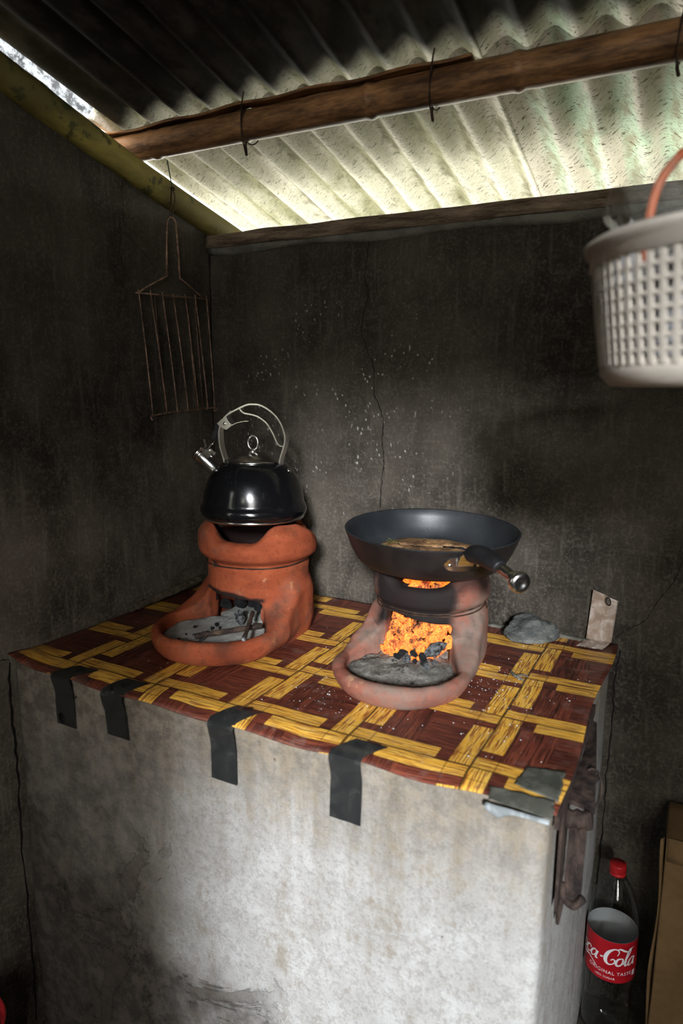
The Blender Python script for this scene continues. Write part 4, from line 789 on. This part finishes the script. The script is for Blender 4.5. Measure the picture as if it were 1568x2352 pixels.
hk = empty('hanging_wire', (0.03, -0.16, 1.65), 'thin wire tied from the bamboo pole down to the grill handle', 'wire')
obj('upper_wire', tube(cr([(0.045, -0.190, 1.703), (0.040, -0.178, 1.68), (0.035, -0.166, 1.660)], 5), 0.0012, 6), GREEN, hk)
obj('knot', xf(lump(3, 1, 0.9), Matrix.Translation((0.034, -0.163, 1.656)) @ Matrix.Scale(0.0052, 4)), WIRE, hk)
obj('lower_wire', tube(cr([(0.034, -0.163, 1.655), (0.030, -0.152, 1.640), (0.021, -0.150, 1.615), (0.018, -0.154, 1.602), (0.0145, -0.153, 1.606), (0.022, -0.157, 1.630), (0.034, -0.165, 1.655)], 5), 0.0011, 6), WIRE, hk)

# ------------------------------------------------------------------ rusty iron fitting on the counter's outer side
RUST = m_simple('rusted_iron', (0.014, 0.010, 0.009), (0.085, 0.055, 0.042), 26, 0.7, 0.9, metal=0.2, stretch=(3, 3, 1), dist=0.004)
ri = empty('iron_latch', (0.955, -0.42, 0.55), 'rusted iron strap and hook fixed to the outer side of the counter', 'latch')
xo = 0.944
obj('edge_bar', band([(xo + 0.003, -0.285, 0.762), (xo + 0.003, -0.40, 0.758), (xo + 0.003, -0.50, 0.752), (xo + 0.003, -0.575, 0.742)], (0, 0.03, 1), [0.016, 0.022, 0.026, 0.022], 0.006), RUST, ri, crease=40)
obj('flat_strap', slab(4, 16, lambda u, v: (xo + 0.004 + u * (0.007 + 0.026 * v), -0.300 - v * 0.195, 0.752 - v * 0.030 - 0.004 * math.sin(v * 5 + u * 2)), (0, 0.001, -0.006)), RUST, ri, crease=40)
obj('hinge_knuckle', xf(lathe([(0, -0.017), (0.011, -0.017), (0.0128, -0.011), (0.0105, -0.006), (0.0132, 0.0), (0.0105, 0.006), (0.0128, 0.011), (0.011, 0.017), (0, 0.017)], 14), Matrix.Translation((xo + 0.018, -0.502, 0.706)) @ Matrix.Rotation(math.radians(78), 4, 'Y')), RUST, ri)
obj('hanging_strap', slab(4, 18, lambda u, v: (xo + 0.007 + u * 0.022, -0.502 + 0.004 * math.sin(v * 7) - 0.016 * max(0, v - 0.85) / 0.15, 0.700 - v * 0.105 + 0.006 * max(0, v - 0.85) / 0.15 * u), (0, 0.005, 0)), RUST, ri, crease=40)
obj('strap_hook', tube(cr([(xo + 0.004, -0.505, 0.612), (xo + 0.010, -0.512, 0.596), (xo + 0.022, -0.516, 0.592), (xo + 0.033, -0.512, 0.604)], 5), 0.0055, 8), RUST, ri)
obj('back_plate', band([(xo + 0.003, -0.520, 0.735), (xo + 0.003, -0.522, 0.66), (xo + 0.003, -0.520, 0.590)], (0, 1, 0), 0.030, 0.004), RUST, ri, crease=40)
obj('spike', tube([(xo + 0.004, -0.505, 0.605), (xo + 0.003, -0.505, 0.58), (xo + 0.002, -0.504, 0.548)], [0.0055, 0.0055, 0.0022], 8), RUST, ri)
obj('wire_ring', tube([(xo + 0.024 + 0.013 * math.cos(t), -0.430 + 0.004 * math.sin(t), 0.712 + 0.027 * math.sin(t)) for t in np.linspace(-2.2, 2.4, 26)], 0.0018, 6), RUST, ri)
obj('pin', tube([(xo + 0.012, -0.44, 0.700), (xo + 0.022, -0.43, 0.715), (xo + 0.032, -0.42, 0.728)], 0.0035, 6), RUST, ri)

# ------------------------------------------------------------------ bottle
def m_pet():
    s = Sh('clear_pet', 0.08); nt = s.nt; out = nt.nodes['Material Output']
    tr = nt.nodes.new('ShaderNodeBsdfTransparent'); tr.inputs[0].default_value = (0.86, 0.88, 0.88, 1); gl = nt.nodes.new('ShaderNodeBsdfGlossy'); gl.inputs['Roughness'].default_value = 0.06
    lw = nt.nodes.new('ShaderNodeLayerWeight'); lw.inputs[0].default_value = 0.5; mx = nt.nodes.new('ShaderNodeMixShader')
    fac = s.m('POWER', X(s, lw.outputs['Facing']), 3.5) * 0.75 + 0.045
    nt.links.new(fac.k, mx.inputs[0]); nt.links.new(tr.outputs[0], mx.inputs[1]); nt.links.new(gl.outputs[0], mx.inputs[2]); nt.links.new(mx.outputs[0], out.inputs[0]); return s.mat
PET = m_pet(); CAPR = m_simple('red_cap', (0.34, 0.009, 0.011), (0.44, 0.015, 0.016), 30, 0.4, 0.05); LABR = m_simple('red_label', (0.38, 0.006, 0.013), (0.46, 0.011, 0.018), 14, 0.35, 0.03)
WHT = m_simple('white_print', (0.72, 0.72, 0.72), (0.82, 0.82, 0.82), 30, 0.5, 0); WHT2 = m_simple('label_back', (0.55, 0.53, 0.53), (0.66, 0.64, 0.64), 18, 0.5, 0.05)
BC = (0.990, -0.080, 0.0); BR = 0.0462
bo = empty('cola_bottle', BC, 'empty clear cola bottle with red cap and red label beside the counter', 'bottle')
prof = [(0.0, 0.010), (0.018, 0.006), (0.030, 0.001), (0.038, 0.004), (0.0435, 0.018), (0.0445, 0.035), (0.0445, 0.075), (0.0430, 0.100), (0.0425, 0.125), (0.0445, 0.142), (0.0452, 0.150), (0.0452, 0.243), (0.0458, 0.252), (0.0452, 0.268), (0.0425, 0.288), (0.0365, 0.308), (0.0285, 0.326), (0.0205, 0.340), (0.0150, 0.350), (0.0135, 0.356), (0.0135, 0.372)]
v, f = lathe(prof, 60); v = np.array(v)
rr_ = np.hypot(v[:, 0], v[:, 1]); th_ = np.arctan2(v[:, 1], v[:, 0]); low = np.clip((0.05 - v[:, 2]) / 0.04, 0, 1); fac = 1 - 0.07 * low * (0.5 + 0.5 * np.cos(5 * th_)); v[:, 0] *= fac; v[:, 1] *= fac
wst = np.clip(1 - np.abs(v[:, 2] - 0.10) / 0.04, 0, 1); fac = 1 + 0.012 * wst * np.cos(10 * th_); v[:, 0] *= fac; v[:, 1] *= fac
TB = Matrix.Translation(BC)
obj('bottle_body', xf((v, f), TB), PET, bo)
obj('bottle_cap', xf(join(lathe([(0.0148, 0.352), (0.0152, 0.353), (0.0152, 0.357), (0.0146, 0.3575)] + [(0.0150, 0.358), (0.0150, 0.371), (0.0142, 0.3735), (0.0, 0.374)], 48)), TB), CAPR, bo)
obj('cap_collar', xf(lathe([(0.0135, 0.346), (0.0168, 0.347), (0.0168, 0.349), (0.0135, 0.350)], 32), TB), PET, bo)
LZ0, LZ1 = 0.155, 0.240
lb = obj('label', xf(lathe([(BR, LZ0), (BR, LZ1)], 72), TB), LABR, bo)
obj('label_lining', xf(lathe([(BR - 0.0004, LZ1), (BR - 0.0004, LZ0)], 72), TB), WHT2, lb)
LA = camang(BC, -19)                                              # the middle of the wordmark on the label
def on_label(u, v_, r=BR + 0.00035): a = LA + u / BR; return (BC[0] + r * math.cos(a), BC[1] + r * math.sin(a), v_)
def strokes(paths, x0, y0, sx, sy, shear=0.24):
    V, F = [], []
    for pts in paths:
        P = cr(pts, 7); xy = P[:, :2]; T = np.gradient(xy, axis=0); Nn = np.stack([-T[:, 1], T[:, 0]], 1); Nn /= np.linalg.norm(Nn, axis=1)[:, None] + 1e-9; n0 = len(V)
        for p, n, w_ in zip(xy, Nn, P[:, 2]):
            for s_ in (-1, 1): q = p + n * w_ / 2 * s_; V.append(on_label(x0 + (q[0] + shear * q[1]) * sx, y0 + q[1] * sy))
        F += [(n0 + 2 * i, n0 + 2 * i + 1, n0 + 2 * i + 3, n0 + 2 * i + 2) for i in range(len(P) - 1)]
    return V, F
CC = [[(0.62, 0.60, 0.03), (0.66, 0.80, 0.05), (0.55, 0.95, 0.06), (0.36, 0.94, 0.09), (0.16, 0.74, 0.17), (0.08, 0.44, 0.20), (0.14, 0.16, 0.17), (0.32, 0.02, 0.09), (0.52, 0.10, 0.07), (0.58, 0.27, 0.08), (0.46, 0.37, 0.07), (0.36, 0.28, 0.06)]]
oo = [[(0.30, 0.46, 0.05), (0.10, 0.40, 0.11), (0.03, 0.20, 0.13), (0.12, 0.03, 0.10), (0.28, 0.05, 0.09), (0.38, 0.22, 0.11), (0.34, 0.40, 0.09), (0.25, 0.47, 0.05)]]
c1 = [[(0.36, 0.36, 0.09), (0.28, 0.47, 0.07), (0.12, 0.40, 0.11), (0.04, 0.20, 0.13), (0.12, 0.03, 0.10), (0.26, 0.04, 0.07), (0.38, 0.14, 0.04)]]
aa = [[(0.34, 0.40, 0.06), (0.22, 0.47, 0.07), (0.08, 0.32, 0.11), (0.05, 0.12, 0.12), (0.14, 0.02, 0.08), (0.28, 0.14, 0.05), (0.38, 0.36, 0.05)], [(0.40, 0.47, 0.12), (0.36, 0.24, 0.13), (0.38, 0.05, 0.11), (0.50, 0.05, 0.05)]]
ll = [[(0.02, 0.10, 0.04), (0.16, 0.40, 0.07), (0.30, 0.82, 0.08), (0.26, 1.00, 0.06), (0.17, 0.86, 0.08), (0.13, 0.40, 0.13), (0.17, 0.05, 0.11), (0.32, 0.08, 0.05)]]
hy = [[(0.02, 0.30, 0.09), (0.16, 0.33, 0.09)]]
word = []
def put(g, x, k=1.0): word.extend([[(p[0] * k + x, p[1] * k, p[2] * k) for p in path] for path in g])
put(CC, 0.0); put(oo, 0.58); put(c1, 0.98); put(aa, 1.36); put(hy, 1.92); put(CC, 2.12); put(oo, 2.74); put(ll, 3.13); put(aa, 3.42)
word.append([(2.62, 0.93, 0.05), (2.80, 1.00, 0.09), (3.05, 0.90, 0.10), (3.28, 0.84, 0.06), (3.46, 0.98, 0.05), (3.62, 1.06, 0.03)])
word.append([(0.30, 0.0, 0.05), (0.70, -0.10, 0.07), (1.05, -0.16, 0.13), (1.35, -0.12, 0.08), (1.75, -0.30, 0.05), (1.95, -0.44, 0.02)])
WU = 0.138 / 3.95
obj('label_script', strokes(word, -0.072, 0.192, WU, 0.036, 0.20), WHT, lb, smooth=False)
def text_on_label(txt, u0, z0, size, name):
    cu = bpy.data.curves.new('t', 'FONT'); cu.body = txt; cu.size = size; cu.space_character = 1.12; o = bpy.data.objects.new('t', cu); COL.objects.link(o)
    me = bpy.data.meshes.new_from_object(o.evaluated_get(bpy.context.evaluated_depsgraph_get())); V = [on_label(u0 + p.co.x, z0 + p.co.y) for p in me.vertices]; F = [tuple(p.vertices) for p in me.polygons]
    bpy.data.objects.remove(o); bpy.data.curves.remove(cu); bpy.data.meshes.remove(me)
    return obj(name, (V, F), WHT, lb, smooth=False)
text_on_label('ORIGINAL TASTE', -0.024, 0.1715, 0.0098, 'label_text'); text_on_label('LESS SUGAR', -0.010, 0.1612, 0.0062, 'label_text')
obj('label_box', grid(4, 3, lambda u, v: on_label(0.062 + u * 0.008, 0.166 + v * 0.012)), WHT, lb, smooth=False)

# ------------------------------------------------------------------ cardboard box and red pail
CARD = m_simple('cardboard', (0.15, 0.088, 0.038), (0.22, 0.135, 0.06), 9, 0.85, 0.15)
bx = empty('cardboard_box', (1.24, -0.085, 0.0), 'brown cardboard box standing on the floor beside the bottle', 'box')
obj('box_body', rough_box(1.066, 1.42, -0.145, -0.020, 0.0, 0.492, 16, 0.0022, 6, 0.004, 4), CARD, bx)
obj('box_flap', slab(14, 3, lambda u, v: (1.070 + u * 0.346, -0.1475 - 0.0015 * math.sin(u * 9), 0.494 - v * 0.045), (0, 0.0016, 0)), CARD, bx)
obj('box_fold', slab(2, 20, lambda u, v: (1.060 + u * 0.006 + 0.003 * math.sin(v * 11), -0.135 + u * 0.012, 0.01 + v * 0.47), (0.003, 0, 0)), CARD, bx)
zz = [(1.106 + (0.012 if k % 2 else 0.0), -0.1475, 0.085 + k * 0.0105) for k in range(13)]
obj('printed_zigzag', band(zz, (0, 0, 1), 0.004, 0.0004), m_simple('green_print', (0.008, 0.03, 0.022), (0.014, 0.045, 0.032), 20, 0.7, 0), bx, smooth=False)
REDP = m_simple('red_plastic', (0.42, 0.02, 0.025), (0.55, 0.035, 0.04), 12, 0.35, 0.05, spec=0.5)
PC = (0.084, -0.808, 0.0)
pl = empty('red_pail', PC, 'red plastic pail standing on the floor against the dark wall', 'pail')
TP = Matrix.Translation(PC)
obj('pail_body', xf(lathe([(0, 0.004), (0.056, 0.0), (0.059, 0.01), (0.069, 0.222), (0.0735, 0.226), (0.075, 0.232), (0.0735, 0.237), (0.0705, 0.234), (0.0665, 0.222), (0.056, 0.014), (0, 0.012)], 64), TP), REDP, pl)
obj('bail_handle', xf(tube([(0.071 * math.cos(t), 0.05 * math.sin(t), 0.218 + 0.04 * math.sin(t)) for t in np.linspace(math.pi, 2 * math.pi, 24)], 0.0022, 8), TP @ Matrix.Rotation(math.radians(200), 4, 'Z')), STEEL, pl)

# ------------------------------------------------------------------ hanging basket
def m_plastic(name, c, alpha_tr, rough=0.4):
    s = Sh(name, rough, spec=0.4); s.col(s.mix(s.noise(20, 3), tuple(q * 0.9 for q in c), c)); s.b.inputs['Transmission Weight'].default_value = alpha_tr; return s.mat
BASK = m_simple('milky_plastic', (0.40, 0.355, 0.30), (0.50, 0.45, 0.385), 9, 0.4, 0.05, spec=0.4)
BK = np.array((1.103, -0.638, 1.258)); RT_, RB_, HB = 0.150, 0.134, 0.116; NB = 76
bk = empty('plastic_basket', tuple(BK), 'round milky-white plastic lattice basket hanging below the roof', 'basket')
rad = lambda z: RB_ + (RT_ - RB_) * z / HB
obj('basket_rim', xf(lathe([(RT_ - 0.004, HB - 0.016), (RT_ + 0.001, HB - 0.016), (RT_ + 0.001, HB - 0.004), (RT_ + 0.006, HB - 0.002), (RT_ + 0.0065, HB + 0.003), (RT_ + 0.002, HB + 0.006), (RT_ - 0.003, HB + 0.003), (RT_ - 0.004, HB - 0.016)], 96), Matrix.Translation(BK)), BASK, bk)
obj('basket_base', xf(lathe([(0, 0.002), (RB_ - 0.012, 0.002), (RB_ - 0.012, -0.004), (RB_ - 0.008, -0.004), (RB_ - 0.004, 0.0), (RB_ + 0.001, 0.006), (RB_ + 0.002, 0.018), (RB_ - 0.002, 0.018), (RB_ - 0.005, 0.007), (0, 0.005)], 96), Matrix.Translation(BK)), BASK, bk)
bar_me = mesh('slat', *xf(box(-0.0013, 0.0013, -0.0024, 0.0024, 0, 1.0), Matrix.Identity(4)), BASK, smooth=False)
for k in range(NB):
    a = 2 * math.pi * k / NB; p0 = np.array((rad(0.014) * math.cos(a), rad(0.014) * math.sin(a), 0.014)); p1 = np.array((rad(HB - 0.012) * math.cos(a), rad(HB - 0.012) * math.sin(a), HB - 0.012)); d_ = Vector(p1 - p0)
    o = bpy.data.objects.new('slat', bar_me); COL.objects.link(o); o.parent = bk; o.location = p0; o.scale = (1, 1, d_.length)
    zx = d_.normalized(); yy = zx.cross(Vector((math.cos(a), math.sin(a), 0))).normalized(); xx = yy.cross(zx); o.rotation_euler = Matrix((xx, yy, zx)).transposed().to_euler()
for k in range(1, 8):
    z = 0.014 + (HB - 0.030) * k / 8; r = rad(z)
    obj('hoop', xf(lathe([(r - 0.0010, z - 0.0021), (r + 0.0009, z - 0.0021), (r + 0.0009, z + 0.0021), (r - 0.0010, z + 0.0021), (r - 0.0010, z - 0.0021)], 76), Matrix.Translation(BK)), BASK, bk)
CORD = m_simple('orange_cord', (0.50, 0.09, 0.025), (0.62, 0.14, 0.04), 20, 0.4, 0.05)
hx = [(-0.106, 0.085), (-0.103, 0.125), (-0.102, 0.145), (-0.100, 0.160), (-0.096, 0.174), (-0.088, 0.187), (-0.076, 0.199), (-0.045, 0.216), (0.0, 0.224)]
obj('basket_handle', tube(cr([tuple(BK + np.array((a_, -0.012, b_))) for a_, b_ in hx + [(-a_, b_) for a_, b_ in hx[-2::-1]]], 5), 0.0042, 10), CORD, bk, label='orange plastic handle')
obj('hanging_cord', tube([tuple(BK + np.array((0, -0.012, 0.222))), tuple(BK + np.array((0.002, -0.012, 0.40))), tuple(BK + np.array((0, -0.012, 0.585)))], 0.0016, 6), WIRE, bk)
# contents: folded papers and packets, and a crumpled clear bag standing out of the top
PAPER = m_simple('white_packet', (0.50, 0.50, 0.52), (0.70, 0.70, 0.72), 12, 0.6, 0.1); PRB = m_simple('printed_packet', (0.55, 0.50, 0.38), (0.42, 0.06, 0.05), 16, 0.5, 0.1, lo=0.58, hi=0.62); PGR = m_simple('green_packet', (0.30, 0.45, 0.10), (0.10, 0.16, 0.40), 18, 0.5, 0.1)
rs = random.Random(12)
def packet(cx, cy, cz, w_, h_, yaw, tilt, mat, label, seed):
    def fn(u, v): return ((u - 0.5) * w_, 0.004 * math.sin(math.pi * u) * math.sin(math.pi * v) + 0.003 * mnoise.noise(Vector((u * 3, v * 3, seed))), (v - 0.5) * h_ + 0.003 * mnoise.noise(Vector((u * 3, 5, seed))))
    def bk_(u, v): x, y, z = fn(u, v); return (x, -y - 0.001, z)
    a_, b_ = grid(8, 8, fn), grid(8, 8, bk_); V, F = join(a_, (b_[0], [q[::-1] for q in b_[1]]))
    M = Matrix.Translation(BK + np.array((cx, cy, cz))) @ Matrix.Rotation(yaw, 4, 'Z') @ Matrix.Rotation(tilt, 4, 'X')
    return obj('packet', xf((V, F), M), mat, label=label, cat='packet', group='packets in the hanging basket')
ang0 = camang(BK, 0)
for j in range(11):
    a = ang0 + math.radians(-72 + 15 * j); r = 0.094 + 0.010 * (j % 2)
    packet(r * math.cos(a), r * math.sin(a), 0.058 + 0.005 * (j % 3), 0.066, 0.078, a + math.pi / 2, -0.10, PAPER if j % 4 else PRB, 'white folded packet standing inside the lattice of the hanging basket' if j % 4 else 'printed packet standing among white ones in the hanging basket', j)
for j in range(5):
    a = ang0 + math.radians(-70 + 28 * j); packet(0.095 * math.cos(a), 0.095 * math.sin(a), 0.026, 0.05, 0.03, a + math.pi / 2, 0.5, PRB, 'small spotted packet lying at the bottom of the hanging basket', 40 + j)
a = ang0 + math.radians(-78); packet(0.128 * math.cos(a), 0.128 * math.sin(a), 0.024, 0.026, 0.022, a + math.pi / 2, 0.3, PGR, 'green and blue wrapper corner poking through the basket near its base', 60)
a = ang0 + math.radians(-84); p_ = BK + np.array((0.118 * math.cos(a), 0.118 * math.sin(a), 0.0))
obj('paper_sheet', slab(6, 6, lambda u, v: (p_[0] + (u - 0.45) * 0.05 * (1 - v) * math.cos(ang0 + 1.57), p_[1] + (u - 0.45) * 0.05 * (1 - v) * math.sin(ang0 + 1.57), p_[2] + 0.085 + v * 0.062), (0.0006, 0.0006, 0)), PAPER, label='folded white paper corner sticking up above the basket rim', cat='paper')
def m_bag():
    s = Sh('cloudy_clear_bag', 0.25); nt = s.nt; out = nt.nodes['Material Output']; s.col((0.72, 0.71, 0.62)); tr = nt.nodes.new('ShaderNodeBsdfTransparent'); mx = nt.nodes.new('ShaderNodeMixShader')
    lw = nt.nodes.new('ShaderNodeLayerWeight'); lw.inputs[0].default_value = 0.45; n = s.noise(30, 4, 0.6); fac = s.m('MINIMUM', X(s, lw.outputs['Facing']) * 0.55 + s.step(n, 0.45, 0.7) * 0.16 + 0.06, 0.85)
    nt.links.new(fac.k, mx.inputs[0]); nt.links.new(tr.outputs[0], mx.inputs[1]); nt.links.new(s.b.outputs[0], mx.inputs[2]); nt.links.new(mx.outputs[0], out.inputs[0]); s.bump(n, 0.5, 0.004); return s.mat
def bag(u, v):
    a = 2 * math.pi * u; ca, sa = math.cos(a), math.sin(a)
    r = (0.098 + 0.046 * v) * (1 + 0.07 * mnoise.noise(Vector((ca * 2.2, sa * 2.2, v * 2))) + 0.05 * (abs(mnoise.noise(Vector((ca * 5, sa * 5, v * 4)))) - 0.25) + 0.025 * (abs(mnoise.noise(Vector((ca * 13, sa * 13, v * 9)))) - 0.25))
    top = 0.155 + 0.014 * mnoise.noise(Vector((ca * 2.5, sa * 2.5, 9))) + 0.008 * mnoise.noise(Vector((ca * 8, sa * 8, 2)))
    return (BK[0] + r * ca, BK[1] + r * sa, BK[2] + 0.060 + v * (top - 0.060))
obj('plastic_bag', grid(150, 26, bag), m_bag(), label='crumpled clear plastic bag standing out of the hanging basket', cat='bag')
